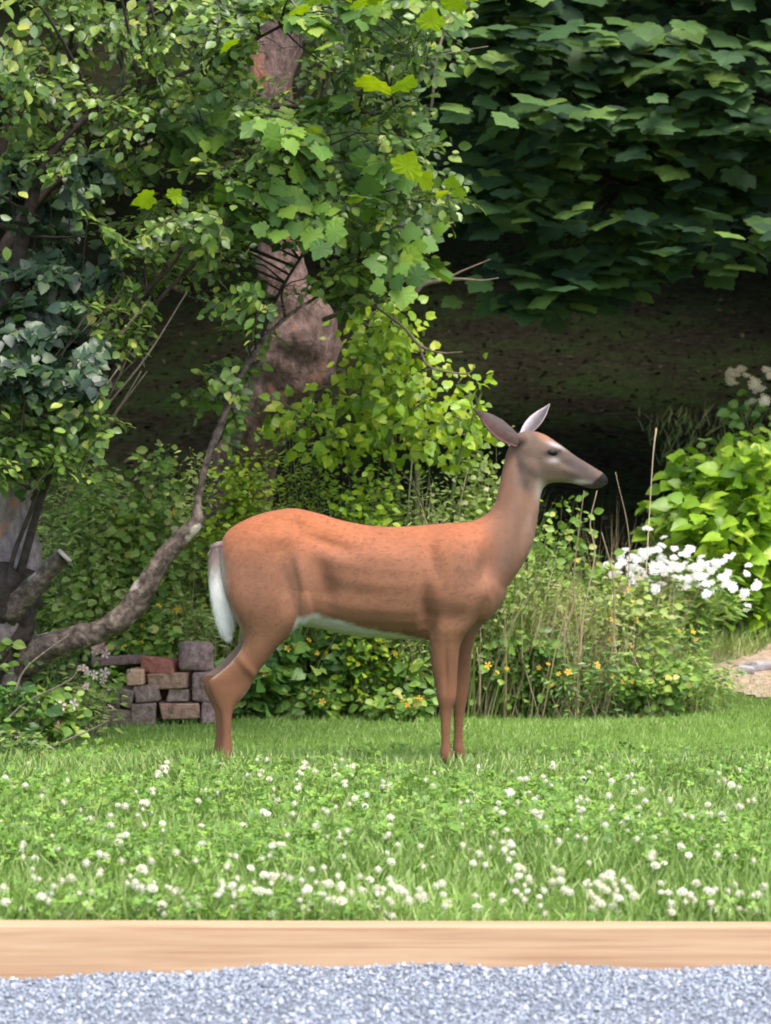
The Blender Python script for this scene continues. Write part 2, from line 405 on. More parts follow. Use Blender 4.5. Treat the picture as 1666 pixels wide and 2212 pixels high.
def leaf_parts(T, name, pos, nrm, tip, scl, mat, parent, n_single, mass_name='foliage'):
    """nearest leaves become parts of their own sharing a mesh, the rest one part"""
    n = len(pos)
    # the ones that show largest: nearest, inside the picture
    u = (pos[:, 0] / pos[:, 1] * F + 833); v = HY - (pos[:, 2] - CH) / pos[:, 1] * F
    inside = (u > -20) & (u < 1690) & (v > -20) & (v < 2230)
    key = np.where(inside, pos[:, 1] / (scl + 1e-6) ** .5, 1e9)
    order = np.argsort(key); k = min(n_single, int(inside.sum()))
    single, rest = order[:k], order[k:]
    if len(rest):
        V, Fl, S, T_ = scatter(T, pos[rest], nrm[rest], tip[rest], scl[rest])
        o = link(mass_name, mesh_np(mass_name, shift(V, parent), Fl, S, mat, attr=T_), parent); tag(o, kind='stuff')
    if k:
        me = bpy.data.meshes.new(name); me.from_pydata([tuple(p) for p in T[0]], [], T[1]); me.materials.append(mat)
        sd_, t_, n_ = basis(nrm[single], tip[single]); base = np.array(parent.location)
        for i, q in enumerate(single):
            o = bpy.data.objects.new(name, me); COL.objects.link(o); o.parent = parent
            s = float(scl[q]); l = pos[q] - base
            o.matrix_basis = Matrix(((sd_[i][0] * s, t_[i][0] * s, n_[i][0] * s, l[0]), (sd_[i][1] * s, t_[i][1] * s, n_[i][1] * s, l[1]),
                                     (sd_[i][2] * s, t_[i][2] * s, n_[i][2] * s, l[2]), (0, 0, 0, 1)))


def plant(name, label, cat, x, y, spread, height, nst, T, lsize, nleaf, mat, group=None, singles=0, stem_mat=None, stem_r=.003,
          flowers=None, t0=.15, lean=(0, 0), depth=None, petiole=.03, up=.7, flat=0.35, z0=None):
    """bushy plant: arching stems with leaves set along them; flowers = (name, material, size, count, top_only)"""
    z = float(ground_z(x, y)) if z0 is None else z0
    root = empty(name, (x, y, z), label, cat, group)
    depth = depth or spread
    g = Geo(); LP = []; LD = []; tips = []
    for i in range(nst):
        a = random.uniform(0, 2 * math.pi); r = math.sqrt(random.random())
        ex, ey = math.cos(a) * r * spread + lean[0], math.sin(a) * r * depth + lean[1]
        ez = height * (1 - flat * r * r) * random.uniform(.72, 1.04)
        b = Vector((x + math.cos(a) * r * spread * .35, y + math.sin(a) * r * depth * .35, z - .02))
        e = Vector((x + ex, y + ey, z + ez)); c = b.lerp(e, .5) + Vector((-ex * .18, -ey * .18, ez * .16))
        pts = []
        for k in range(7):
            t = k / 6; p = b * (1 - t) ** 2 + c * 2 * t * (1 - t) + e * t * t
            pts.append((p.x + random.gauss(0, .008), p.y + random.gauss(0, .008), p.z, stem_r * (1.15 - t)))
        path = np.array(pts); tube(g, path, 4, cap=False)
        tips.append(path[-1, :3])
        m_ = nleaf // nst
        t = t0 + (1 - t0) * RNG.random(m_) ** .8
        idx = np.clip((t * 6).astype(int), 0, 5); f = (t * 6 - idx)[:, None]
        p = path[idx, :3] * (1 - f) + path[idx + 1, :3] * f
        az_ = RNG.uniform(0, 2 * np.pi, m_)
        d = np.stack([np.cos(az_), np.sin(az_), RNG.uniform(-.5, .5, m_)], 1)
        LP.append(p + d * (petiole * RNG.random(m_))[:, None] * 2); LD.append(unit(d + [0, 0, -.12]))
    LP = np.concatenate(LP); LD = np.concatenate(LD)
    LP[:, 2] = np.maximum(LP[:, 2], z + .01)
    nrm = unit(RNG.normal(size=LP.shape) * .45 + [.1, -.62, up])
    so = g.build('stem', stem_mat or M['green_stem'], root, smooth=True); tag(so, kind='stuff' if nst > 3 else None)
    leaf_parts(T, 'leaf', LP, nrm, LD, lsize * RNG.uniform(.55, 1.2, len(LP)), mat, root, singles)
    if flowers:
        for fn, fm, fs, cnt, top in flowers:
            me = bpy.data.meshes.new(fn); me.from_pydata([tuple(p) for p in FLOWER5[0]], [], FLOWER5[1]); me.materials.append(fm)
            for i in range(cnt):
                p = (tips[i % len(tips)] + RNG.normal(size=3) * [.02, .02, .012]) if top else LP[np.argsort(LP[:, 1] - .25 * (LP[:, 2] - z) )[int(RNG.integers(max(2, len(LP) // 14)))]] + np.array([0, -.03, .01])
                o = bpy.data.objects.new(fn, me); COL.objects.link(o); o.parent = root
                o.location = Vector(p) - root.location; s = fs * random.uniform(.7, 1.2); o.scale = (s, s, s * 1.5)
                o.rotation_euler = (R(random.uniform(20, 95)), R(random.uniform(-30, 30)), R(random.uniform(-60, 60)))
    return root, tips


# ------------------------------------------------------------------ trees and branches
def cluster_branches(geo, mains, centers, r_end=.002, r_start=.008, jitter=.02):
    """a curved twig from the nearest point of the main limbs to each cluster centre; returns the twig curves"""
    allp = np.concatenate(mains); out = []
    for c in centers:
        q = allp[:, :3]; dd = np.linalg.norm(q - c, axis=1) + .5 * np.maximum(0, q[:, 2] - c[2])
        i = int(np.argmin(dd)); s = q[i]
        mid = (s + c) / 2 + np.array([random.gauss(0, jitter), random.gauss(0, jitter), .10 * np.linalg.norm(c - s) + random.gauss(0, jitter)])
        rs = min(r_start, allp[i, 3] * .8)
        path = smooth_path([(*s, rs), (*mid, (rs + r_end) / 2), (*c, r_end)], 7)
        tube(geo, path, 4, cap=False); out.append(path)
    return out


def inpoly(x, y, poly):
    ins = False; j = len(poly) - 1
    for i in range(len(poly)):
        if (poly[i][1] > y) != (poly[j][1] > y) and x < (poly[j][0] - poly[i][0]) * (y - poly[i][1]) / (poly[j][1] - poly[i][1]) + poly[i][0]:
            ins = not ins
        j = i
    return ins


def main_limb(geo, pts, n=24, sides=8, rough=.12, nfreq=9.0):
    """pts: (dx, dy, depth, radius metres)"""
    rows = []
    for dx, dy, d, r in pts:
        p = P(dx, dy, d); rows.append((p.x, p.y, p.z, r))
    path = smooth_path(rows, n); tube(geo, path, sides, rough, nfreq); return path


def centers_in(poly, holes, n, d0, d1, dens=None):
    xs_ = [p[0] for p in poly]; ys_ = [p[1] for p in poly]; out = []
    while len(out) < n:
        x = random.uniform(min(xs_), max(xs_)); y = random.uniform(min(ys_), max(ys_))
        if not inpoly(x, y, poly) or any(inpoly(x, y, h) for h in holes): continue
        if dens and random.random() > dens(x, y): continue
        out.append(np.array(P(x, y, random.uniform(d0, d1))))
    return np.array(out)


def sprays(geo, ends, k, length, per, lsize, bias=(.3, -.3, -.1), flat=.35):
    """each twig end carries k sprigs whose leaves stand in two rows along them"""
    LP = []; LD = []; LN = []; LS = []
    for c in ends:
        tiltn = unit(RNG.normal(size=3) * .45 + [0, -.45, .8])
        for _ in range(k):
            d = RNG.normal(size=3) * [1, .8, .6] + bias; d = unit(d - tiltn * np.dot(d, tiltn) * (1 - flat)); L = length * random.uniform(.6, 1.25)
            e = c + d * L + np.array([0, 0, -.12 * L]); m = (c + e) / 2 + np.array([0, 0, .06 * L])
            path = smooth_path([(*c, .0018), (*m, .0014), (*e, .0008)], 5); tube(geo, path, 3, cap=False)
            sd_ = unit(np.cross(d, tiltn)); t = np.linspace(.12, 1.0, per) + RNG.normal(size=per) * .03; sg = np.where(np.arange(per) % 2 == 0, 1, -1)
            idx = np.clip((t * 4).astype(int), 0, 3); f = (t * 4 - idx)[:, None]; p = path[idx, :3] * (1 - f) + path[idx + 1, :3] * f
            sc_ = lsize * RNG.uniform(.65, 1.2, per)
            LP.append(p + sd_ * (sg * .22 * lsize)[:, None]); LD.append(unit(sd_ * sg[:, None] * 1.0 + d * .75 + RNG.normal(size=(per, 3)) * .3 + [0, 0, -.25])); LN.append(unit(tiltn + RNG.normal(size=(per, 3)) * .33)); LS.append(sc_)
    return np.concatenate(LP), np.concatenate(LD), np.concatenate(LN), np.concatenate(LS)


def leaves_on(paths, per, spread, droop=.25, t0=.35):
    LP = []; LD = []
    for pth in paths:
        t = t0 + (1 - t0) * RNG.random(per); idx = np.clip((t * (len(pth) - 1)).astype(int), 0, len(pth) - 2); f = (t * (len(pth) - 1) - idx)[:, None]
        p = pth[idx, :3] * (1 - f) + pth[idx + 1, :3] * f
        off = RNG.normal(size=(per, 3)) * spread
        LP.append(p + off); LD.append(unit(off / (spread + 1e-6) + RNG.normal(size=(per, 3)) * .5 + [0, 0, -droop * 2]))
    return np.concatenate(LP), np.concatenate(LD)


# ---- large leaning tree behind the deer (red-brown trunk)
z_t = float(ground_z(-.62, 14.0))
tr = empty('tree', (P(500, 1300, 13.9).x, 13.9, float(ground_z(-.68, 13.9))), 'old leaning tree with thick red brown trunk behind the deer and the small leaved tree', 'tree')
g = Geo()
red = main_limb(g, [(470, 1500, 13.9, .17), (500, 1200, 13.9, .15), (530, 1000, 13.85, .13), (575, 880, 13.8, .15), (628, 790, 13.8, .185), (645, 720, 13.8, .175), (620, 640, 13.8, .12), (602, 540, 13.8, .095),
                    (590, 380, 13.8, .092), (585, 170, 13.8, .105), (612, 30, 13.8, .11), (640, -160, 13.8, .10), (660, -500, 13.8, .08)], 64, 24, .28, 9.0)
g.build('trunk', M['red_bark'], tr, smooth=True)
g = Geo()
m1 = [main_limb(g, [(640, -300, 13.8, .05), (760, -420, 13.6, .035), (900, -440, 13.5, .02)]), main_limb(g, [(655, -400, 13.8, .06), (560, -620, 14, .03), (420, -760, 14, .02)]),
      main_limb(g, [(660, -480, 13.8, .06), (720, -760, 13.8, .03), (830, -980, 13.8, .02)])]
cs = centers_in([(100, -160), (1000, -160), (900, -1000), (200, -1000)], [], 75, 13.6, 15.8)
tw = cluster_branches(g, m1, cs, r_start=.012)
g.build('branch', M['dark_bark'], tr, smooth=True)
LP, LD = leaves_on(tw, 26, .16)
leaf_parts(OV, 'leaf', LP, unit(RNG.normal(size=LP.shape) * .5 + [0, 0, .8]), LD, RNG.uniform(.05, .1, len(LP)), M['left_leaf'], tr, 0)

# ---- small leaved tree on the left
lt = empty('tree', (P(20, 1640, 11.8).x, 11.8, 0), 'multi stemmed small leaved tree with a grey stump like trunk at the left edge', 'tree')
g = Geo()
main_limb(g, [(-35, 1665, 11.8, .16), (-20, 1560, 11.8, .125), (-10, 1440, 11.8, .11), (-5, 1340, 11.8, .125), (5, 1260, 11.85, .14), (15, 1200, 11.9, .12), (10, 1100, 11.9, .105), (-5, 1010, 11.9, .10), (-40, 900, 11.9, .09), (-70, 700, 11.9, .08), (-60, 300, 11.9, .06), (-20, -300, 11.9, .04)], 60, 20, .30, 11)
g.build('trunk', M['lilac_bark'], lt, smooth=True)
g = Geo()
main_limb(g, [(15, 1330, 11.7, .05), (70, 1270, 11.66, .04), (118, 1218, 11.62, .034), (136, 1203, 11.6, .033)], 14, 12, .25, 14)
tag(g.build('stub', M['grey_bark'], lt, smooth=True), 'short sawn off branch stub with pale cut end')
g = Geo()
main_limb(g, [(8, 1238, 11.83, .128), (4, 1290, 11.8, .142), (-6, 1340, 11.79, .140), (-10, 1410, 11.79, .128), (-14, 1490, 11.79, .122)], 20, 20, .5, 13)
tag(g.build('rotten_bark', M['dark_bark'], lt, smooth=True), 'dark rotten band of bark round the trunk')
g = Geo()
for k in range(26):
    a0, b0 = random.uniform(20, 190), random.uniform(860, 1080); ln = random.uniform(160, 420); an = R(random.uniform(50, 66)); dd_ = random.uniform(11.4, 11.9)
    bend = random.uniform(-30, 30)
    main_limb(g, [(a0, b0, dd_, .0045), (a0 + ln * .5 * math.cos(an) + bend, b0 - ln * .5 * math.sin(an), dd_, .004), (a0 + ln * math.cos(an), b0 - ln * math.sin(an), dd_, .002)], 10, 5, .1, 20)
tag(g.build('twig', M['twig'], lt, smooth=True), kind='stuff')
g = Geo()
p_ = P(141, 1199, 11.58); tube(g, np.array([(p_.x - .006, p_.y, p_.z - .006, .034), (p_.x + .002, p_.y, p_.z + .002, .033)]), 14, .1, 20)
g.build('cut_end', M['cut_wood'], lt, smooth=False)
g = Geo()
mainsL = []
limb = main_limb(g, [(-10, 1480, 11.8, 0.0680), (60, 1425, 11.75, 0.0600), (130, 1388, 11.7, 0.0496), (205, 1368, 11.7, 0.0416), (275, 1325, 11.7, 0.0448), (318, 1262, 11.7, 0.0416), (352, 1205, 11.7, 0.0344), (398, 1158, 11.7, 0.0296), (424, 1128, 11.7, 0.0264), (428, 1080, 11.72, 0.0136), (446, 1000, 11.75, 0.0128), (474, 925, 11.8, 0.0144), (505, 845, 11.85, 0.0144), (556, 752, 11.9, 0.0104), (615, 688, 12.0, 0.0080), (680, 645, 12.1, 0.0056), (745, 600, 12.2, 0.0040)], 90, 14, .26, 16)
tag(g.build('limb', M['grey_bark'], lt, smooth=True), 'thick bent mottled grey limb sweeping up to the right'); mainsL.append(limb)
g = Geo()
for pts in [
    [(60, 1010, 11.8, .03), (115, 985, 11.8, .026), (165, 940, 11.8, .023), (225, 855, 11.8, .017), (250, 790, 11.8, .011), (300, 700, 11.8, .009), (390, 600, 11.8, .008), (500, 500, 11.8, .007), (600, 390, 11.8, .005)],
    [(20, 1320, 11.75, .02), (60, 1180, 11.7, .017), (95, 1060, 11.7, .014), (160, 900, 11.7, .011), (220, 760, 11.75, .010), (290, 660, 11.8, .009), (380, 560, 11.8, .008), (420, 480, 11.8, .005)],
    [(15, 1300, 11.7, .012), (30, 1200, 11.66, .01), (75, 1080, 11.66, .009), (85, 1000, 11.7, .008), (200, 800, 11.7, .007), (250, 700, 11.7, .005)],
    [(-30, 900, 11.8, .04), (40, 560, 11.7, .03), (90, 370, 11.7, .02), (170, 270, 11.7, .012), (290, 190, 11.7, .009), (420, 150, 11.7, .008), (600, 60, 11.75, .006), (760, -30, 11.8, .004)],
    [(-50, 640, 11.9, .04), (90, 420, 12.0, .022), (240, 330, 12.1, .016), (420, 260, 12.2, .012), (620, 230, 12.3, .009), (820, 250, 12.3, .006), (900, 300, 12.3, .004)],
    [(-60, 500, 12.0, .035), (60, 200, 12.2, .025), (250, 60, 12.3, .018), (520, -60, 12.4, .014), (820, -120, 12.5, .008)],
    [(556, 752, 11.9, .008), (600, 640, 12.1, .007), (680, 520, 12.2, .006), (800, 430, 12.3, .005), (950, 400, 12.4, .004)],
    [(-60, 300, 11.9, .05), (-100, -100, 12, .03), (100, -420, 12, .02), (400, -520, 12.1, .012)],
    [(-40, 1000, 11.9, .05), (-260, 700, 12, .03), (-420, 300, 12, .02), (-480, -100, 12, .01)]]:
    mainsL.append(main_limb(g, pts, 30, 7, .15, 14))
polyL = [(-60, -60), (1010, -60), (960, 60), (905, 150), (900, 240), (880, 330), (985, 400), (990, 440), (890, 470), (900, 560), (800, 620), (745, 680), (640, 640), (560, 740), (520, 900), (455, 905), (330, 860), (230, 850), (150, 1010), (-60, 1040)]
holesL = [[(545, 45), (655, 45), (650, 170), (540, 170)], [(545, 535), (650, 535), (670, 640), (740, 690), (740, 800), (620, 900), (520, 960), (530, 860), (590, 700)], [(330, 690), (470, 690), (480, 770), (420, 850), (330, 850)], [(210, 770), (330, 770), (330, 900), (220, 900)]]
cs = centers_in(polyL, holesL, 300, 11.35, 13.1, lambda x, y: .25 + .75 * (mnoise.noise(Vector((x * .009, y * .011, 1.7))) > -.06))
cs = np.concatenate([cs, centers_in([(-60, 760), (230, 760), (200, 960), (100, 1020), (-60, 1060)], [], 30, 11.2, 11.6)])
cs = np.concatenate([cs, centers_in([(90, 620), (320, 600), (330, 700), (200, 780), (80, 760)], [], 16, 11.5, 12.6), centers_in([(400, 780), (500, 780), (490, 900), (420, 900)], [], 6, 11.9, 12.8)])
cs2 = centers_in([(-700, -700), (200, -700), (400, -60), (-60, -60), (-60, 1000), (-600, 900)], [], 105, 11.0, 13.4)
tw = cluster_branches(g, mainsL, cs, r_start=.006, r_end=.0015, jitter=.03)
tw2 = cluster_branches(g, mainsL, cs2, r_start=.008)
ends = [p[-1, :3] for p in tw] + [p[3, :3] for p in tw[::3]]
LP, LD, LN, LS = sprays(g, ends, 5, .15, 9, .040)
LP2, LD2 = leaves_on(tw2, 34, .12, t0=.3)
big = centers_in([(360, 230), (880, 200), (900, 330), (880, 560), (800, 560), (690, 470), (520, 480), (380, 430)], [], 24, 11.3, 12.2)
big = np.concatenate([big, centers_in([(500, -30), (900, -40), (880, 60), (520, 60)], [], 8, 11.3, 12.0)])
tw3 = cluster_branches(g, mainsL, big, r_start=.005, r_end=.0015, jitter=.03)
BP, BD, BN, BS = sprays(g, [p[-1, :3] for p in tw3], 3, .15, 5, .080)
tag(g.build('branch', M['dark_bark'], lt, smooth=True), kind='stuff')
def open_views(LP):
    u = LP[:, 0] / LP[:, 1] * F + 833; v = HY - (LP[:, 2] - CH) / LP[:, 1] * F
    return np.array([not (any(inpoly(a, b, h) for h in holesL) and random.random() < .96) and (b < 1080) for a, b in zip(u, v)])
keep = open_views(LP); LP, LD, LN, LS = LP[keep], LD[keep], LN[keep], LS[keep]
keep = open_views(BP); BP, BD, BN, BS = BP[keep], BD[keep], BN[keep], BS[keep]
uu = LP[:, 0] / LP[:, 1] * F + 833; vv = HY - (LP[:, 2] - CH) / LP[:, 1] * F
in_shade = (uu + 45 * np.sin(vv * .03) < 215) & (vv + 40 * np.sin(uu * .04) > 370) & (vv < 860)
IP, ID, IN, IS = LP[in_shade], LD[in_shade], LN[in_shade], LS[in_shade]; LP, LD, LN, LS = LP[~in_shade], LD[~in_shade], LN[~in_shade], LS[~in_shade]
M['shade_leaf'] = leaf_mat('painted_shade_leaf', [(0, (.014, .034, .018)), (.5, (.03, .065, .028)), (.85, (.06, .11, .04)), (1, (.11, .17, .06))], rough=.4, trans=.15)  # left tree's leaves coloured darker for the shade at the far left
shade_root = empty('shaded_leaves', P(60, 900, 11.9), 'leaves of the small leaved tree coloured dark for the shade at the left edge of the picture', 'shaded leaves')
gi = Geo()  # thin stems made up to carry these darkened leaves
for k in range(5):
    main_limb(gi, [(20 + 30 * k, 960, 11.85, .006), (10 + 40 * k, 760, 11.8, .005), (40 + 35 * k, 560, 11.8, .004), (20 + 45 * k, 400, 11.8, .002)], 14, 5, .2, 20)
gi.build('stem', M['dark_bark'], shade_root, smooth=True)  # made-up stems carrying the darkened leaves
leaf_parts(HEART, 'leaf', IP, IN, ID, IS * 1.25, M['shade_leaf'], shade_root, 120)
leaf_parts(OV, 'leaf', np.concatenate([LP, LP2]), np.concatenate([LN, unit(RNG.normal(size=LP2.shape) * .75 + [0, -.35, .55])]), np.concatenate([LD, LD2]), np.concatenate([LS * np.where(RNG.random(len(LP)) > .85, 1.5, 1), RNG.uniform(.04, .07, len(LP2))]), M['left_leaf'], lt, 150)
leaf_parts(MAPLE, 'leaf', BP, BN, BD, BS, M['soft_leaf'], lt, 140)

# dead twigs sticking out to the right of that tree
dt = empty('dead_branch', P(690, 700, 12.9), 'bare grey dead branch forking out over the dark hillside left of the deer head', 'branch')
g = Geo()
for pts in [[(700, 690, 13.2, .012), (800, 655, 12.9, .010), (885, 640, 12.8, .010), (920, 612, 12.8, .010), (990, 603, 12.8, .007), (1040, 606, 12.8, .004), (1078, 600, 12.8, .002)],
            [(955, 607, 12.8, .005), (1000, 585, 12.8, .004), (1060, 560, 12.8, .0015)], [(905, 622, 12.8, .004), (945, 596, 12.8, .003), (985, 600, 12.8, .002)],
            [(800, 655, 12.9, .005), (870, 705, 12.8, .006), (905, 745, 12.8, .007), (950, 762, 12.8, .004), (1000, 760, 12.8, .0015)],
            [(905, 745, 12.8, .006), (925, 790, 12.8, .005), (985, 806, 12.8, .004), (1015, 805, 12.8, .003), (1026, 786, 12.8, .0015)]]:
    main_limb(g, pts, 18, 6, .35, 40)
g.build('twig', M['twig'], dt, smooth=True)
g = Geo()
for pts in [[(835, 150, 12.6, .004), (860, 100, 12.6, .005), (905, 60, 12.6, .005), (960, -20, 12.6, .006)], [(860, 100, 12.6, .004), (850, 60, 12.6, .003), (790, 0, 12.6, .004)], [(900, 190, 12.6, .004), (930, 130, 12.6, .005), (1000, 110, 12.6, .004), (1055, 100, 12.6, .002)],
            [(895, 330, 12.7, .003), (930, 240, 12.6, .005), (945, 120, 12.6, .006), (990, -20, 12.7, .006)]]:
    main_limb(g, pts, 14, 6, .3, 40)
db2 = empty('dead_branch', P(960, -20, 12.6), 'thin pale bare twigs hanging at the top between the left tree and the maple', 'branch')
g.build('twig', M['twig'], db2, smooth=True)

# ---- lime maple sprig hanging in the left tree
ms = empty('maple_branch', P(700, -200, 12.0), 'sprig with a few big lime yellow maple leaves hanging at the top centre', 'branch')
g = Geo()
sp = [main_limb(g, [(700, -200, 12.0, .012), (760, -20, 11.9, .008), (830, 150, 11.8, .005), (880, 330, 11.8, .004), (930, 380, 11.8, .002)], 20, 6),
      main_limb(g, [(700, -200, 12.0, .008), (620, -40, 11.9, .005), (560, 20, 11.8, .003)], 12, 6), main_limb(g, [(760, -20, 11.9, .005), (900, -10, 11.8, .004), (1010, 5, 11.8, .002)], 12, 6)]
g.build('twig', M['dark_bark'], ms, smooth=True)
spots = [(815, 195, .16, -20), (865, 195, .12, 35), (872, 375, .13, -5), (905, 395, .10, 20), (975, 405, .07, -10), (990, 425, .06, 25), (960, 420, .06, -30), (690, 5, .13, 10), (740, -5, .12, -30), (790, 12, .13, 10), (810, 0, .12, 60), 
         (980, 20, .11, -20), (1010, -5, .08, 10), (930, 60, .11, -10), (640, 30, .10, 40), (500, 100, .09, -10), (330, 425, .10, -80), (370, 430, .08, 80)]
me = bpy.data.meshes.new('leaf'); me.from_pydata([tuple(p) for p in MAPLE[0]], [], MAPLE[1]); me.materials.append(M['yellow_leaf'])
for dx, dy, s, rot in spots:
    p = P(dx, dy, random.uniform(11.1, 11.4)); o = bpy.data.objects.new('leaf', me); COL.objects.link(o); o.parent = ms
    s *= .82; o.location = p - ms.location; o.scale = (s, s * random.uniform(.8, 1.15), s * 1.6); o.rotation_euler = (R(random.uniform(20, 75)), R(random.uniform(-40, 40)) , R(180 + rot * .3)); o.rotation_euler.rotate_axis('Z', R(rot * .7))

# ---- big maple hanging in from the right
def maple():
    x0, y0 = 5.2, 19.0
    root = empty('maple_tree', (x0, y0, float(ground_z(x0, y0))), 'large dark maple whose broad leaved boughs hang over the slope at the upper right', 'tree')
    g = Geo(); z0 = root.location.z
    tube(g, smooth_path([(x0, y0, z0 - .1, .32), (x0, y0, z0 + 1.5, .25), (x0 + .1, y0, z0 + 4, .2), (x0, y0, z0 + 8, .12)], 24), 14, .15, 3)
    g.build('trunk', M['dark_bark'], root, smooth=True)
    g = Geo(); mains = []
    for pts in [[(x0, y0, z0 + 3.2, .12), (3.5, 18.2, 4.6, .08), (1.8, 16.8, 4.0, .05), (.7, 15.9, 3.2, .02)],
                [(x0, y0, z0 + 2.6, .10), (3.6, 17.6, 3.7, .07), (2.2, 16.3, 3.1, .04), (1.2, 15.6, 2.45, .015)],
                [(x0, y0, z0 + 3.6, .12), (3.0, 19.5, 5.0, .07), (1.0, 18.2, 4.6, .04), (.2, 17.2, 4.2, .02)],
                [(x0, y0, z0 + 3.0, .12), (4.2, 17.2, 4.2, .07), (3.0, 15.6, 3.5, .04), (2.0, 15.0, 2.7, .02)],
                [(x0, y0, z0 + 4.5, .1), (3.5, 18, 6.0, .06), (1.5, 17, 6.0, .03)]]:
        pth = smooth_path(pts, 22); tube(g, pth, 8, .1, 5); mains.append(pth)
    polyM = [(930, -60), (1780, -60), (1780, 540), (1600, 500), (1500, 490), (1440, 560), (1380, 490), (1290, 480), (1260, 600), (1130, 600), (1140, 490), (1060, 510), (900, 460), (930, 330), (900, 60)]
    holes = [[(1190, 110), (1310, 60), (1340, 160), (1250, 200)], [(1170, 440), (1240, 420), (1240, 500), (1150, 500)], [(1130, 200), (1180, 190), (1220, 240), (1140, 240)], [(950, 300), (1040, 310), (1030, 360), (950, 370)], [(1240, 0), (1320, 0), (1300, 60), (1230, 60)], [(1480, 470), (1600, 430), (1620, 500), (1490, 520)]]
    cf = centers_in(polyM, holes, 100, 14.6, 16.2)
    cf = np.concatenate([cf, np.array([P(a_, b_, 15.2) for a_, b_ in ((1190, 585), (1235, 600), (1205, 635), (1165, 640), (1420, 545), (1460, 560), (1500, 530), (1640, 520), (1390, 560))])])
    cb = centers_in([(880, -60), (1800, -60), (1800, 470), (1400, 430), (900, 460)], [], 120, 16.5, 19.5)
    cu = centers_in([(700, -900), (2300, -900), (2300, 300), (1800, 300), (1750, -80), (800, -80)], [], 260, 14.8, 19.5)
    a = cluster_branches(g, mains, cf, .002, .008); b = cluster_branches(g, mains, cb, .002, .008); c = cluster_branches(g, mains, cu, .002, .01)
    g.build('branch', M['dark_bark'], root, smooth=True)
    LPs = []; LDs = []; Ns = []; Ss = []
    for paths, per, sp_, s0, s1 in ((a, 17, (.19, .20, .035), .09, .165), (b, 15, (.26, .28, .07), .10, .17), (c, 13, (.35, .35, .2), .15, .24)):
        for pth in paths:
            nn = per; ctr = pth[-1, :3]
            off = RNG.normal(size=(nn, 3)) * sp_
            LPs.append(ctr + off)
            off[:, 2] -= .5 * (off[:, 0] ** 2 + off[:, 1] ** 2) / .2 * .25; d = unit(np.stack([off[:, 0] * 2.2, off[:, 1] * 1.5 - .5, -.30 + RNG.normal(size=nn) * .15], 1)); LDs.append(d)
            Ns.append(unit(np.stack([RNG.normal(size=nn) * .22, -.42 + RNG.normal(size=nn) * .22, np.full(nn, .9)], 1))); Ss.append(RNG.uniform(s0, s1, nn))
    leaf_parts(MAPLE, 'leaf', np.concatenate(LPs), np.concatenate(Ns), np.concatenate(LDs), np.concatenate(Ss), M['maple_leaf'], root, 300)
maple()

# ---- unseen woodland trees, added to roof the hillside and keep it dark
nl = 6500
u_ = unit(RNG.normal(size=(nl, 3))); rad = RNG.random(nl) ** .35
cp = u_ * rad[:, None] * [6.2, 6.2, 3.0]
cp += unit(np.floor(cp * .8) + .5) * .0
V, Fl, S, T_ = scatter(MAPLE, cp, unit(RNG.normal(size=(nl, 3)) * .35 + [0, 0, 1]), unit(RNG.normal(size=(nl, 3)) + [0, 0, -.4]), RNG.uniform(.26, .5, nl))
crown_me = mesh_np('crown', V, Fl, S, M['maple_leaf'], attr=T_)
g = Geo(); tube(g, smooth_path([(0, 0, -.3, .30), (.05, 0, 2, .22), (0, .1, 5, .18), (.1, 0, 9, .08)], 20), 12, .15, 3)
for k in range(9):
    a = k * 2.4; tube(g, smooth_path([(0, 0, 4 + k * .4, .09), (1.6 * math.cos(a), 1.6 * math.sin(a), 5.6 + k * .4, .06), (4.2 * math.cos(a), 4.2 * math.sin(a), 6.6 + k * .35, .02)], 8), 6)
trunk_me = None
wood = [(5.2, 27.5, 'unseen woodland tree some way up the slope behind the maple'), (-5.6, 21.5, 'unseen woodland tree just behind the left foliage'), (-7.5, 21, 'leftmost and nearest unseen woodland tree, above the left foliage'), (8.5, 24, 'unseen woodland tree behind the maple to the right'), (-6.5, 29.5, 'unseen woodland tree up the slope behind the leaning trunk'), (6.2, 33, 'unseen woodland tree high on the slope at right'),
        (-1.2, 44, 'farthest unseen woodland tree near the top of the slope'), (13, 17.5, 'unseen woodland tree outside the garden to the far right'), (-13.5, 18.5, 'unseen woodland tree outside the garden to the far left'), (-13, 32, 'unseen woodland tree far up the slope to the left'), (14, 34, 'unseen woodland tree far up the slope to the right'), (9, 44, 'tall unseen woodland tree on the crest at right'), (-10, 44, 'tall unseen woodland tree on the crest at left')]
for i, (x, y, lab) in enumerate(wood):
    z = float(ground_z(x, y)); r = empty('unseen_tree', (x, y, z), lab, 'tree', 'unseen woodland trees shading the slope')
    if i == 0:
        V0 = g.V; o = g.build('trunk', M['dark_bark'], None, smooth=True); trunk_me = o.data; o.parent = r
    else: link('trunk', trunk_me, r)
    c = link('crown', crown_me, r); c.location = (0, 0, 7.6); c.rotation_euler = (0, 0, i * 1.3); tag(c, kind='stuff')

# leaf litter and rough grass on the slope
n = 22000
px = RNG.uniform(-6, 7, n); py = 15.5 + 22 * RNG.random(n) ** 1.4
pos = np.stack([px, py, ground_z(px, py) + .008], 1)
V, Fl, S, T_ = scatter(OV, pos, unit(RNG.normal(size=(n, 3)) * .35 + [0, 0, 1]), unit(RNG.normal(size=(n, 3)) * [1, 1, .2]), RNG.uniform(.02, .06, n))
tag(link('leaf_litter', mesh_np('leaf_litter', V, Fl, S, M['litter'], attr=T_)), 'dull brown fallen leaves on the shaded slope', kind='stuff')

# ------------------------------------------------------------------ grass
BLADE = (np.array([(-.055, 0, 0), (.055, 0, 0), (-.045, .5, .05), (.045, .5, .05), (0, 1, .28)]), [(0, 1, 3, 2), (2, 3, 4)])


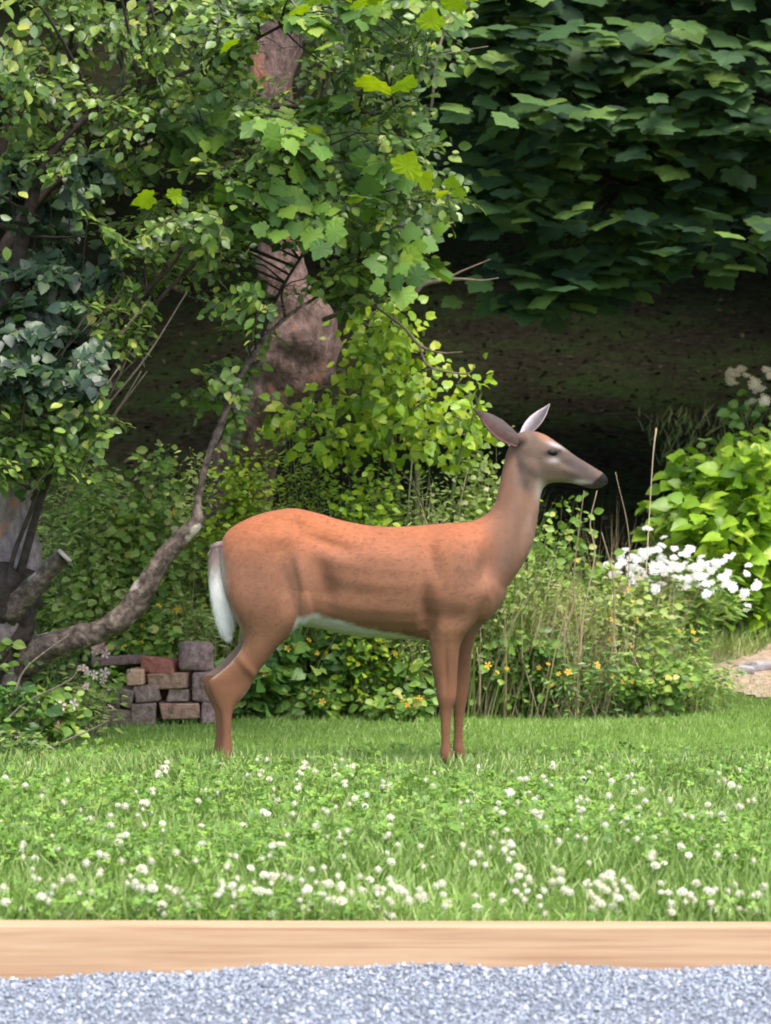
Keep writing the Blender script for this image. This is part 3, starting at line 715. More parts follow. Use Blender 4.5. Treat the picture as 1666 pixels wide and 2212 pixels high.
def blades(name, label, px, py, h, mat, lean=.35, zoff=0.0, width=1.0, tint=None, bias=(0, 0)):
    n = len(px); pos = np.stack([px, py, ground_z(px, py) + zoff - .004], 1)
    tip = unit(RNG.normal(size=(n, 3)) * [lean, lean, 0] + [bias[0], bias[1], 1]); nrm = unit(RNG.normal(size=(n, 3)) * [1, 1, .1])
    T = (BLADE[0] * [width, 1, 1], BLADE[1])
    V, Fl, S, T_ = scatter(T, pos, nrm, tip, h, tint)
    return tag(link(name, mesh_np(name, V, Fl, S, mat, attr=T_)), label, kind='stuff')


def patchy(x, y, s):
    return np.array([mnoise.noise(Vector((a * s, b * s, 3.3))) for a, b in zip(x, y)])


n = 78000
px = RNG.uniform(-2.4, 2.4, n); py = 7.56 + 6.6 * RNG.random(n) ** 1.0
pn = patchy(px, py, 1.7)
far = np.clip((py - 11.0) / .9, 0, 1)
h = (.055 + .03 * pn + .028 * np.exp(-((py - 10.8) / .35) ** 2)) * (1 - far) + .022 * far + RNG.random(n) * (.02 - .006 * far)
tint = np.clip(.40 + .45 * pn + RNG.normal(size=n) * .2 + .12 * far, 0, .999)
blades('grass', 'short green lawn grass', px, py, h, M['grass'], .45, tint=tint, bias=(.12, 0))
n = 14000
px = RNG.uniform(-2.6, 2.6, n) ; px = np.where(np.abs(px) > 0, px, px); py = RNG.uniform(7.56, 14.2, n)
side = RNG.random(n) > .5; px = np.where(side, RNG.uniform(2.3, 5, n), RNG.uniform(-5, -2.3, n))
n = 9000
px = RNG.uniform(1.15, 4.0, n); py = RNG.uniform(14.75, 16.3, n)
blades('grass', 'bright longer grass on the bank behind the sandy path', px, py, RNG.uniform(.06, .15, n), M['grass'], .4, width=.5, bias=(.35, 0))
n = 14000
px = RNG.uniform(-2.6, 2.6, n); py = RNG.uniform(7.56, 14.2, n); side = RNG.random(n) > .5; px = np.where(side, RNG.uniform(2.3, 5, n), RNG.uniform(-5, -2.3, n))
blades('grass', 'short green lawn grass at the sides', px, py, RNG.uniform(.04, .08, n), M['grass'], .45)

# clover leaves
def trefoil():
    V = []; F_ = []
    for k in range(3):
        a = k * 2.094; c, s = math.cos(a), math.sin(a)
        for (x, y, z) in [(0, 0, 0), (-.3, .35, .05), (0, .75, .12), (.3, .35, .05)]:
            V.append((x * c - y * s, x * s + y * c, z + .0))
        F_.append((4 * k, 4 * k + 3, 4 * k + 2, 4 * k + 1))
    return np.array(V), F_
n = 17000
px = RNG.uniform(-2.2, 2.2, n * 2); py = 7.57 + 4.0 * RNG.random(n * 2) ** 1.1
pn = patchy(px + 9, py, 1.3); k = (pn + RNG.normal(size=2 * n) * .15 > -.12) & (RNG.random(2 * n) > np.clip((py - 10.7) / .9, 0, 1)); px, py = px[k][:n], py[k][:n]
nn = len(px); pos = np.stack([px, py, ground_z(px, py) + RNG.uniform(.02, .068, nn)], 1)
V, Fl, S, T_ = scatter(trefoil(), pos, unit(RNG.normal(size=(nn, 3)) * .4 + [0, -.25, 1]), unit(RNG.normal(size=(nn, 3)) * [1, 1, .2]), RNG.uniform(.014, .026, nn))
tag(link('clover_leaves', mesh_np('clover_leaves', V, Fl, S, M['clover'], attr=T_)), 'clover leaves growing through the near lawn', kind='stuff')

# clover flower heads
def clover_mesh():
    g = Geo(); rows = [(-.5, .35), (-.25, .85), (.1, 1.0), (.45, .8), (.75, .4)]
    for j, (z, r) in enumerate(rows):
        m_ = 9 if r > .5 else 6
        for k in range(m_):
            a = 2 * math.pi * (k + .5 * (j % 2)) / m_; ca, sa = math.cos(a), math.sin(a)
            c = np.array([ca * r * .62, sa * r * .62, z * .6]); d = unit(np.array([ca * r, sa * r, z * .9 + .1])); sd_ = np.array([-sa, ca, 0.])
            g.add([c + sd_ * .16, c - sd_ * .16, c + d * .46 - sd_ * .1, c + d * .5 + sd_ * .08], [(0, 1, 2, 3)])
    core = [(math.cos(a) * .5 * s, math.sin(a) * .5 * s, z) for z, s in ((-.35, .7), (.1, 1.1), (.5, .6)) for a in np.linspace(0, 2 * np.pi, 7)[:-1]]
    g.add(core, [(j * 6 + k, j * 6 + (k + 1) % 6, (j + 1) * 6 + (k + 1) % 6, (j + 1) * 6 + k) for j in range(2) for k in range(6)] + [tuple(range(12, 18))])
    return g
cm = clover_mesh(); V = np.concatenate(cm.V)
me = mesh_np('clover_flower', V, cm.F, cm.S, M['clover_petal'], attr=np.concatenate(cm.T) * .5)
me.materials.append(M['green_stem'])
# a stem under the head (second material)
def with_stem(me0):
    import bmesh
    bm = bmesh.new(); bm.from_mesh(me0)
    q = [bm.verts.new((math.cos(a) * .07, math.sin(a) * .07, z)) for z in (-.4, -5.0) for a in (0, 2.1, 4.2)]
    for k in range(3):
        f = bm.faces.new((q[k], q[(k + 1) % 3], q[3 + (k + 1) % 3], q[3 + k])); f.material_index = 1
    bm.to_mesh(me0); bm.free()
with_stem(me)
cl_n = 0; spots = []
clumps = [(P(420, 1700, 0), 0)]
pix = [(430, 1690), (410, 1712), (440, 1716), (455, 1722), (265, 1685), (280, 1690), (295, 1688), (170, 1708), (150, 1700), (685, 1698), (765, 1676), (650, 1727), (730, 1705), (815, 1718), (1300, 1705), (1160, 1712), (1228, 1742), (590, 1980), (755, 1880), (985, 1802), (1022, 1757),
       (120, 1705), (85, 1675), (480, 1652), (720, 1655), (740, 1652), (960, 1735), (885, 1700), (1395, 1650), (1440, 1662), (1165, 1635), (1545, 1660), (1655, 1650), (20, 1825), (90, 1940), (125, 1978), (60, 1760), (200, 1738), (330, 1925), (300, 1730), (350, 1960), (1060, 1895), (1140, 1905), (1015, 1890), (1220, 1918), (1500, 1770), (1570, 1765), (1600, 1680)]
for dx, dy in pix: spots.append((dx, dy))
tries = 0
while len(spots) < 520:
    tries += 1
    dx, dy = float(RNG.uniform(0, 1666)), float(RNG.uniform(1642, 1984))
    dens_ = .30 + .9 * mnoise.noise(Vector((dx * .011, dy * .022, 8.8))) + .12 * (dy - 1800) / 180
    if 380 < dx < 960 and 1745 < dy < 1845: dens_ -= .55
    if float(RNG.random()) > dens_: continue
    if any(abs(a - dx) < 9 and abs(b - dy) < 7 for a, b in spots): continue
    spots.append((dx, dy))
zones = {0: 'round creamy white clover flower head in the clover just behind the pale timber', 1: 'round creamy white clover flower head in the middle of the clover patch', 2: 'small white clover flower head in the far clover around the deer hooves'}
for dx, dy in spots[:298]:
    hz = random.uniform(.05, .075)
    y = (CH - hz) * F / (dy - HY + .001)
    if y < 7.75: y = random.uniform(7.575, 7.75); hz = CH - (dy - HY) / F * y - float(ground_z(0, y)); hz = min(max(hz, .018), .085); x = (dx - 833) / F * y
    o = bpy.data.objects.new('clover_flower', me); COL.objects.link(o)
    o.location = (x, y, float(ground_z(x, y)) + hz); s = random.choice([random.uniform(.0105, .0145), random.uniform(.008, .011)]); o.scale = (s, s, s * .85)
    o.rotation_euler = (R(random.gauss(0, 14)), R(random.gauss(0, 14)), random.uniform(0, 6))
    tag(o, zones[0 if y < 8.2 else (1 if y < 9.8 else 2)], 'clover flower', 'white clover flowers in the lawn')

ex = spots[298:]
ep = []
for dx, dy in ex:
    hz = random.uniform(.035, .07); y = (CH - hz) * F / (dy - HY); y = max(y, 7.6 + random.random() * .3); x = (dx - 833) / F * y
    ep.append((x, y, float(ground_z(x, y)) + hz))
ep = np.array(ep); ne = len(ep)
V, Fl, S, T_ = scatter((np.concatenate(cm.V), [tuple(cm.F[a:b]) for a, b in zip(np.cumsum([0] + cm.S[:-1]), np.cumsum(cm.S))]), ep, unit(np.array([[1., 0, 0]] * ne) * 0 + RNG.normal(size=(ne, 3)) * .2 + [0, 0, 1]), unit(RNG.normal(size=(ne, 3)) * [1, 1, 0]), RNG.uniform(.009, .014, ne), RNG.random(ne) * .5)
tag(link('clover_flowers', mesh_np('clover_flowers', V, Fl, S, M['clover_petal'], attr=T_)), 'smaller half hidden white clover heads throughout the lawn', kind='stuff')

# rough grass on the bank and slope
n = 15000
px = np.concatenate([RNG.uniform(1.35, 3.2, n), RNG.uniform(1.7, 3.6, 4500)]); py = np.concatenate([RNG.uniform(14.0, 16.6, n), 14.6 + 6.5 * RNG.random(4500) ** 1.3])
k = ~((px > 1.42) & (px < 3) & (py > 13.9) & (py < 14.95) & (px + .3 * np.sin(py * 5) > 1.5)); px, py = px[k], py[k]
blades('grass', 'long pale rough grass on the bank and lower slope', px, py, RNG.uniform(.05, .16, len(px)) * np.where(px < 1.05, .55, .9), M['wild_grass'], .45, width=.45, bias=(.25, 0))

# sandy path on the right
def path_mask(x, y):
    return (x - 1.52) > -.20 + .55 * abs(y - 14.35) + .06 * math.sin(x * 9 + y * 7)
o = grid_sheet('path', np.linspace(1.3, 4.5, 80), np.linspace(13.7, 15.0, 40), lambda x, y: ground_z(x, y) + .005 + .003 * np.sin(x * 9) * np.sin(y * 13), M['sand'], path_mask)
tag(o, kind='structure')
M['pale_stone'] = rough_mat('pale_stone', [(.3, (.24, .22, .22)), (.7, (.46, .43, .43))], scale=30, bump=.6)
for i, (dx, dy, w, hh, lab) in enumerate([(1652, 1466, .08, .022, 'flat pale grey stone at the right edge of the sandy path'), (1612, 1478, .05, .022, 'small pale stone on the near edge of the sandy path')]):
    y = 14.35 - .1 * i; x = (dx - 833) / F * y
    bm = rounded_box(w, w * .7, hh, hh * .6, 4, .03); so = bm_obj('stone', bm, M['pale_stone']); so.location = (x, y, float(ground_z(x, y)) + hh * .6); so.rotation_euler = (0, 0, .4 + i); tag(so, lab, 'stone')

# ------------------------------------------------------------------ planting bed
# yellow-green heart leaved bush behind the deer's back
def lime_bush():
    root = empty('bush', (.15, 13.5, float(ground_z(.15, 13.5))), 'bright yellow green bush with rounded heart shaped leaves standing between trunk and deer head', 'bush')
    g = Geo(); mains = []
    for pts in [[(880, 1480, 13.5, .016), (870, 1200, 13.4, .013), (840, 950, 13.3, .010), (800, 800, 13.2, .007), (800, 680, 13.2, .004)],
                [(890, 1480, 13.5, .016), (900, 1200, 13.4, .013), (900, 1000, 13.3, .010), (880, 850, 13.2, .007), (850, 700, 13.2, .004)],
                [(870, 1480, 13.5, .014), (800, 1150, 13.4, .011), (730, 950, 13.3, .007), (610, 870, 13.2, .004)],
                [(900, 1480, 13.5, .014), (960, 1180, 13.4, .011), (990, 1000, 13.3, .008), (1040, 850, 13.2, .004)]]:
        mains.append(main_limb(g, pts, 20, 6))
    poly = [(815, 650), (880, 670), (890, 720), (940, 780), (990, 800), (1050, 830), (1080, 900), (1060, 960), (960, 1000), (830, 970), (700, 980), (560, 990), (590, 900), (700, 860), (750, 780), (760, 700)]
    cs = centers_in(poly, [], 120, 12.9, 13.6)
    tw = cluster_branches(g, mains, cs, .0012, .004, .02)
    tag(g.build('stem', M['green_stem'], root, smooth=True), kind='stuff')
    LP, LD = leaves_on(tw, 10, .045, t0=.5, droop=.4)
    leaf_parts(HEART, 'leaf', LP, unit(RNG.normal(size=LP.shape) * .4 + [.1, -.75, .5]), LD, RNG.uniform(.024, .056, len(LP)), M['lime_leaf'], root, 290)
lime_bush()

BG = 'weeds and shrubs of the flower bed'
def px_to_x(dx, d): return (dx - 833) / F * d
def hgt(dy, x, d): return CH - (dy - HY) / F * d - float(ground_z(x, d))

fine = [(530, 13.6, .17, 945, 'fine leaved olive green shrub in front of the leaning trunk, above the deer rump'), (660, 13.5, .22, 880, 'fine leaved green shrub behind the hollow of the deer back'), (790, 13.25, .22, 950, 'fine leaved shrub under the yellow green bush, behind the middle of the deer'),
        (915, 13.25, .22, 945, 'fine leaved shrub behind the deer withers'), (1035, 13.4, .17, 905, 'fine leaved grassy shrub directly behind the deer neck'), (455, 13.9, .22, 930, 'fine leaved shrub left of the deer rump')]
for i, (dx, d, sp_, top, lab) in enumerate(fine):
    x = px_to_x(dx, d)
    plant('shrub', lab, 'shrub', x, d, sp_, hgt(top, x, d), 34, NARROW if i % 2 else OV, .034, 3600, M['lime_leaf'] if i in (0, 1, 2) else M['bush_leaf'], BG, singles=0, up=.5, t0=.1, petiole=.05)
weeds = [(140, 13.3, .26, 830, 'tall pale green weeds behind the stump at the left'), (260, 13.4, .24, 870, 'tall yellowish weed left of the bent limb'), (330, 13.5, .24, 950, 'leafy green weed behind the bent grey limb'), (420, 13.7, .22, 1040, 'leafy green weed between the bent limb and the deer tail'),
         (200, 13.3, .22, 1120, 'low leafy weed right of the sawn branch stub'), (60, 13.5, .24, 1060, 'low green weed behind the left stump'), (390, 13.3, .16, 1240, 'bright green weed just above the brick heap'), (300, 13.25, .16, 1290, 'low bright weed left above the brick heap')]
for i, (dx, d, sp_, top, lab) in enumerate(weeds):
    x = px_to_x(dx, d)
    fl = [('flower', M['yellow_petal'], .028, 4, False)] if i in (2, 3, 6, 7) else None
    plant('weed', lab, 'weed', x, d, sp_, hgt(top, x, d), 22, OV if i % 3 else NARROW, .046, 1700, M['weed_leaf'] if i % 2 else M['bush_leaf'], BG, singles=25, flowers=fl, up=.5, t0=.1, petiole=.04)
low = [(560, 13.2, .17, 1400, 'dark green leafy plant in front of the deer hock'), (640, 13.3, .2, 1350, 'dark leafy plant with yellow flowers under the deer flank'), (730, 13.35, .2, 1330, 'dark leafy plant under the deer belly, second from the hind leg'), (820, 13.3, .2, 1345, 'leafy plant with small orange flowers under the middle of the belly'), (900, 13.3, .18, 1330, 'leafy plant just behind the deer front leg'),
       (680, 13.15, .15, 1470, 'low pale green ground plant below the belly'), (860, 13.15, .16, 1480, 'low greyish green ground plant left of the front legs')]
for i, (dx, d, sp_, top, lab) in enumerate(low):
    x = px_to_x(dx, d)
    plant('leafy_plant', lab, 'plant', x, d, sp_, hgt(top, x, d), 16, HEART if i < 5 else OV, .07 if i < 5 else .05, 360, M['dark_leaf'] if i < 4 else M['weed_leaf'], BG, singles=60, flowers=[('flower', M['yellow_petal'], .027, 4, False)], up=.5, t0=.05, petiole=.03)
rt = [(1060, 13.6, .2, 1180, 'tangled weed just right of the deer chest'), (1150, 13.7, .24, 1130, 'tall pale weed below the deer muzzle'), (1210, 14.0, .22, 1060, 'tall yellow green weed rising behind the deer throat'), (1250, 13.6, .24, 1190, 'tangled weed with orange flowers under the deer head'), (1350, 13.7, .24, 1230, 'tangled brown stemmed weed left of the white flowers'),
      (1440, 13.6, .22, 1290, 'weed below the white flowers'), (1140, 13.35, .2, 1340, 'low dark weed with small yellow flowers right of the front legs'), (1270, 13.3, .22, 1370, 'low dark leaved weed in the middle of the right bed'), (1400, 13.35, .2, 1400, 'low weed near the sandy path'), (1500, 13.5, .18, 1400, 'last low weed before the sandy path')]
for i, (dx, d, sp_, top, lab) in enumerate(rt):
    x = px_to_x(dx, d)
    plant('weed', lab, 'weed', x, d, sp_, hgt(top, x, d), 20, (OV, NARROW)[i % 2], .044, 1150, (M['weed_leaf'], M['bush_leaf'], M['weed_leaf'], M['bush_leaf'], M['bush_leaf'], M['weed_leaf'], M['dark_leaf'], M['dark_leaf'], M['weed_leaf'], M['weed_leaf'])[i], BG,
          singles=20, flowers=[('flower', M['yellow_petal'], .028, (1, 1, 0, 4, 3, 3, 7, 6, 3, 0)[i], False)] if i != 2 else None, up=.5, t0=.08, petiole=.04, stem_mat=M['dry'] if i % 2 else None)

# wispy tall grass and fine stems standing between the weeds
n = 5200
px = RNG.uniform(-1.75, 1.5, n); py = RNG.uniform(13.25, 14.6, n)
kk = patchy(px, py, 1.9) + RNG.normal(size=n) * .2 > -.25
px, py = px[kk], py[kk]
prof = np.interp(px, [-1.7, -1.0, -.75, -.3, .45, .62, .9, 1.2, 1.5], [.5, .55, .75, .75, .9, .62, .55, .32, .2])
blades('wispy_grass', 'tall wispy grass and fine stems between the weeds of the bed', px, py, prof * RNG.uniform(.45, 1.08, len(px)), M['wild_grass'], .16, width=.09, bias=(.16, -.05))
n = 700
px = np.concatenate([RNG.uniform(.5, 1.2, n), RNG.uniform(-.1, .45, 160), RNG.uniform(-1.6, -.8, 200)]); py = RNG.uniform(13.2, 13.8, len(px))
prof = np.interp(px, [-1.6, -.8, -.1, .45, .55, .85, 1.2], [.4, .5, .75, .8, .6, .55, .3])
blades('dry_stems', 'dry tan stems tangled among the weeds of the bed', px, py, prof * RNG.uniform(.5, 1.15, len(px)), M['dry'], .24, width=.075, bias=(.12, -.05))
n = 260
px = RNG.uniform(.85, 1.3, n); py = RNG.uniform(13.9, 14.6, n)
blades('seed_grass', 'sparse tall pale seeding grass before the dark slope', px, py, RNG.uniform(.4, .85, n) * np.interp(px, [.85, 1.0, 1.3], [.8, 1, .7]), M['dry'], .12, width=.035, bias=(.14, 0))
# dry stalks
for i, (pts, lab) in enumerate([
    ([(1250, 1450, 13.2, .006), (1262, 1320, 13.2, .0055), (1285, 1200, 13.2, .005), (1275, 1130, 13.2, .004), (1290, 1060, 13.2, .0025)], 'tallest dry straw stalk under the deer nose'),
    ([(1245, 1530, 13.2, .006), (1250, 1400, 13.2, .005), (1240, 1250, 13.2, .0045), (1262, 1060, 13.2, .002)], 'dry straw stalk just left of the tallest one'),
    ([(1305, 1530, 13.2, .006), (1325, 1380, 13.2, .006), (1325, 1250, 13.2, .005), (1300, 1150, 13.2, .003)], 'thick brown dry stalk in the right bed'),
    ([(1035, 1530, 13.1, .006), (1037, 1460, 13.1, .0055), (1030, 1400, 13.1, .005)], 'short pale dry stalk close behind the far front leg'),
    ([(930, 1140, 13.4, .006), (900, 1060, 13.2, .006), (868, 1020, 13.2, .005)], 'forked grey twig behind the deer back, left arm'),
    ([(880, 1150, 13.4, .005), (885, 1060, 13.2, .005), (895, 940, 13.2, .003)], 'upright pale twig behind the deer back'),
    ([(985, 1150, 13.3, .004), (1000, 1060, 13.2, .003), (1012, 1010, 13.2, .002)], 'thin pale stalk behind the deer withers'),
    ([(1380, 1500, 13.6, .004), (1395, 1250, 13.8, .004), (1410, 1000, 14.2, .003), (1418, 925, 14.3, .006)], 'tall seeding grass stalk before the dark slope'),
    ([(1340, 1400, 13.6, .004), (1360, 1180, 13.6, .003), (1330, 1020, 13.7, .002)], 'thin bent grass stalk right of the muzzle')]):
    g = Geo(); pts = [(a_, b_, c_, r_ * .62) for a_, b_, c_, r_ in pts]; main_limb(g, pts, 16, 6, .2, 30)
    o = g.build('dry_stalk', M['dry'] if i not in (4,) else M['twig'], None, smooth=True); tag(o, lab, 'stalk', 'dry stalks in the bed')

# white flowers
root, tips = plant('white_flowers', 'clump of tall white garden flowers before the bright green shrub', 'flower clump', px_to_x(1440, 14.5), 14.5, .40, hgt(1185, px_to_x(1440, 14.5), 14.5), 60, NARROW, .07, 1400, M['weed_leaf'], None, singles=20, up=.4, t0=.05, flat=.35, depth=.25)
me = bpy.data.meshes.new('flower_head')
g = Geo()
for k in range(9):
    a = k * 2.39; r = .35 * math.sqrt(k / 9); c = np.array([math.cos(a) * r, math.sin(a) * r, .18 - r * .4]); g.add(FLOWER5[0] * .42 + c, FLOWER5[1])
me = mesh_np('flower_head', np.concatenate(g.V), g.F, g.S, M['white_petal'], attr=np.concatenate(g.T))
wl = [(1398, 1143), (1434, 1162), (1428, 1180), (1490, 1188), (1515, 1205), (1583, 1200), (1617, 1222), (1612, 1240), (1385, 1195), (1365, 1205), (1350, 1190)]
while len(wl) < 120:
    x = random.gauss(1470, 85); y = random.gauss(1235 + (x - 1450) * .12, 28)
    if 1235 < x < 1635 and 1185 < y < 1335: wl.append((x, y))
for dx, dy in wl:
    p = P(dx, dy, random.uniform(14.1, 14.6)); o = bpy.data.objects.new('flower_head', me); COL.objects.link(o); o.parent = root; o.location = p - root.location
    s = random.uniform(.035, .062); o.scale = (s, s, s); o.rotation_euler = (R(random.uniform(15, 80)), R(random.uniform(-25, 25)), random.uniform(-.6, .6))

# bright green shrub at the right and the cream flowered plant behind it
x = px_to_x(1600, 15.1)
plant('shrub', 'dense bright green broad leaved shrub at the right edge', 'shrub', x, 15.1, .46, hgt(915, x, 15.1), 54, HEART, .085, 2600, M['shrub_leaf'], None, singles=290, up=.55, t0=.05, flat=.4, petiole=.05)
x = px_to_x(1720, 15.9)
plant('shrub', 'taller bright green shrub mostly outside the right edge', 'shrub', x, 15.9, .4, hgt(930, x, 15.9), 40, HEART, .10, 1000, M['shrub_leaf'], None, singles=60, up=.55, t0=.05, flat=.3, petiole=.05)
x = px_to_x(1640, 16.2)
root, tips = plant('cream_flowered_plant', 'tall plant with cream flower heads above the bright shrub', 'plant', x, 16.2, .28, hgt(810, x, 16.2), 16, OV, .075, 420, M['weed_leaf'], None, singles=60, t0=.45, up=.4)
for dx, dy in [(1578, 805), (1590, 812), (1600, 800), (1612, 812), (1575, 822), (1628, 828), (1640, 842), (1655, 800), (1662, 812), (1625, 868), (1650, 865), (1585, 830)]:
    o = bpy.data.objects.new('flower_head', me.copy() if False else bpy.data.meshes.get('cream_head') or mesh_np('cream_head', np.concatenate(g.V), g.F, g.S, M['cream_petal'], attr=np.concatenate(g.T))); COL.objects.link(o); o.parent = root
    o.location = P(dx, dy, 16.0 + random.uniform(-.1, .1)) - root.location; s = random.uniform(.055, .08); o.scale = (s, s, s); o.rotation_euler = (R(random.uniform(20, 80)), 0, random.uniform(-.6, .6))

# low growth around the left stump
for i, (dx, d, sp_, top, lab) in enumerate([(30, 11.5, .14, 1450, 'low leafy shoots at the foot of the left trunk'), (110, 11.7, .15, 1470, 'leafy rose shoots with pale pink flowers under the bent limb'), (190, 12.3, .14, 1440, 'pale green shoots just left of the brick heap'), (40, 11.2, .14, 1560, 'dark low twiggy plant at the left edge of the lawn'), (-60, 11.6, .3, 1350, 'leafy shrub mostly outside the left edge')]):
    x = px_to_x(dx, d)
    plant('leafy_shoot', lab, 'plant', x, d, sp_, hgt(top, x, d), 14, (OV, OV, NARROW, NARROW, OV)[i], .05, 260, (M['dark_leaf'], M['weed_leaf'], M['bush_leaf'], M['left_leaf'], M['left_leaf'])[i], 'shoots round the left trunk', singles=50, flowers=[('flower', M['pink_petal'], .04, 5, False)] if i in (1, 2) else None, up=.5, t0=.1, stem_mat=M['twig'])
for i, (pts, lab) in enumerate([([(60, 1640, 11.3, .004), (120, 1610, 11.3, .004), (200, 1575, 11.3, .003), (235, 1556, 11.3, .0015)], 'thin green twig lying low over the lawn at left'), ([(10, 1560, 11.4, .004), (60, 1515, 11.4, .004), (150, 1470, 11.4, .003), (170, 1440, 11.4, .002)], 'thin arching twig beside the left trunk'),
                                ([(30, 1500, 11.3, .005), (60, 1440, 11.3, .004), (150, 1370, 11.3, .002)], 'pale thin twig crossing the foot of the left trunk')]):
    g = Geo(); main_limb(g, pts, 14, 5, .2, 30); tag(g.build('twig', M['twig'], None, smooth=True), lab, 'twig', 'thin twigs by the left trunk')
# pink and white blooms by the brick heap
rb, _ = plant('rose', 'small pink and white flowering plant above the brick heap under the limb', 'plant', px_to_x(215, 12.75), 12.75, .09, hgt(1400, px_to_x(215, 12.75), 12.75), 6, OV, .045, 60, M['weed_leaf'], None, singles=10)
pm = mesh_np('bloom', np.concatenate(g.V) if False else FLOWER5[0], [i for f in FLOWER5[1] for i in f], [4] * 5, M['pink_petal'])
for dx, dy, s in [(212, 1392, .05), (222, 1400, .05), (228, 1412, .04), (206, 1404, .04), (60, 1393, .03), (52, 1405, .03), (188, 1452, .035), (226, 1453, .045), (222, 1470, .03), (175, 1545, .03)]:
    o = bpy.data.objects.new('bloom', pm); COL.objects.link(o); o.parent = rb; o.location = P(dx, dy, 12.6) - rb.location; o.scale = (s, s, s * 2); o.rotation_euler = (R(random.uniform(50, 100)), 0, random.uniform(-.6, .6))

# ------------------------------------------------------------------ brick heap
def brick_mat(name, c0, c1, c2):
    return rough_mat(name, [(.3, c0), (.5, c1), (.72, c2)], scale=40, bump=1.0, bdist=.012, second=((.13, .12, .07), 22.0, .62))
BM = {'mauve': brick_mat('mauve_brick', (.15, .09, .085), (.28, .185, .17), (.44, .33, .31)), 'red': brick_mat('red_brick', (.26, .085, .06), (.36, .13, .095), (.45, .19, .14)), 'tan': brick_mat('tan_brick', (.27, .145, .10), (.41, .245, .18), (.52, .36, .28)),
      'grey': brick_mat('grey_brick', (.15, .10, .08), (.28, .20, .165), (.42, .32, .28)), 'peach': brick_mat('peach_brick', (.60, .34, .22), (.66, .40, .27), (.70, .46, .33)), 'dark': brick_mat('dark_brick', (.10, .06, .05), (.20, .13, .11), (.30, .21, .18))}
bricks = [(385, 460, 1388, 1447, 'mauve', 3, 'square dark mauve block on top of the brick heap at right'), (310, 384, 1423, 1456, 'red', 4, 'broken bright red brick leaning on the square mauve block'), (281, 314, 1447, 1479, 'peach', 0, 'pale peach brick end facing the camera at left of the heap'),
          (326, 411, 1456, 1490, 'tan', -2, 'tan brick under the red one in the middle of the heap'), (368, 411, 1489, 1516, 'grey', 0, 'small grey block right of the dark hole in the heap'), (338, 428, 1517, 1555, 'tan', 1, 'wide brown brick at the foot of the heap in the middle'),
          (413, 461, 1450, 1516, 'mauve', 1, 'upright speckled mauve block at the right side of the heap'), (429, 466, 1516, 1562, 'mauve', -1, 'speckled block at the lower right corner of the heap'), (283, 337, 1519, 1566, 'grey', 3, 'grey block at the foot of the heap left of the wide brown brick'),
          (290, 346, 1480, 1518, 'grey', -3, 'grey block left of the dark hole in the heap'), (219, 262, 1497, 1533, 'dark', -8, 'dark reddish brick at the far left of the heap'), (219, 284, 1530, 1568, 'grey', 5, 'dark grey slab at the lower left corner of the heap'), (255, 292, 1488, 1528, 'grey', 12, 'weathered greyish brick tilted between the left bricks'),
          (200, 310, 1419, 1440, 'dark', -2, 'long flat brown slab behind the brick heap at left'), (345, 372, 1489, 1516, 'dark', 0, 'dark brick set far back in the hole of the heap')]
for i, (x0, x1, y0, y1, mt, rot, lab) in enumerate(bricks):
    d = 12.85 + (.10 if 'behind' in lab else 0) + random.uniform(-.012, .012) + (.11 if 'hole of' in lab else 0)
    a, b = P(x0, y0, d), P(x1, y1, d); w = (b.x - a.x) / 2; hh = (a.z - b.z) / 2
    dep = random.uniform(.05, .09)
    bm = rounded_box(w * .99, dep, hh * .99, min(w, hh) * .3, 4, .022)
    o = bm_obj('brick', bm, BM[mt]); o.location = ((a.x + b.x) / 2, d + dep, (a.z + b.z) / 2); o.rotation_euler = (R(random.uniform(-5, 5)), R(rot + random.uniform(-2, 2)), R(random.uniform(-14, 14)))
    tag(o, lab, 'brick', 'bricks of the small heap left of the deer')

# ------------------------------------------------------------------ the deer
D0 = 11.0
K = D0 / F


def dp(dx, dy, off=0.0):
    return np.array([(dx - 833) * K, D0 + off, CH - (dy - HY) * K])


def loft(sections, m_=20, expo=2.0, off=0.0, sub=3, rr=None):
    """sections: (x0,y0,x1,y1,halfwidth[,offset]) - a chord in the side view, seen as an ellipse across the body"""
    S_ = np.array([list(s) + [off] * (6 - len(s)) for s in sections], dtype=float)
    n0 = len(S_); rows = []
    ext = np.vstack([2 * S_[0] - S_[1], S_, 2 * S_[-1] - S_[-2]])
    for i in range(n0 - 1):
        for k in range(sub):
            t = k / sub; p0, p1, p2, p3 = ext[i:i + 4]
            rows.append(.5 * ((2 * p1) + (-p0 + p2) * t + (2 * p0 - 5 * p1 + 4 * p2 - p3) * t * t + (-p0 + 3 * p1 - 3 * p2 + p3) * t ** 3))
    rows.append(S_[-1]); V = []; F_ = []
    ang = np.linspace(0, 2 * np.pi, m_, endpoint=False)
    for r in rows:
        A = dp(r[0], r[1], r[5]); B = dp(r[2], r[3], r[5]); c = (A + B) / 2; h = (A - B) / 2
        ca, sa = np.cos(ang), np.sin(ang); e = 2 / expo
        V.append(c + (np.sign(ca) * np.abs(ca) ** e)[:, None] * h + (np.sign(sa) * np.abs(sa) ** e)[:, None] * np.array([0, max(r[4], .004), 0]))
    nr = len(rows)
    for i in range(nr - 1):
        for k in range(m_):
            k2 = (k + 1) % m_; F_.append((i * m_ + k, i * m_ + k2, (i + 1) * m_ + k2, (i + 1) * m_ + k))
    F_.append(tuple(range(m_ - 1, -1, -1))); F_.append(tuple((nr - 1) * m_ + k for k in range(m_)))
    return np.concatenate(V), F_


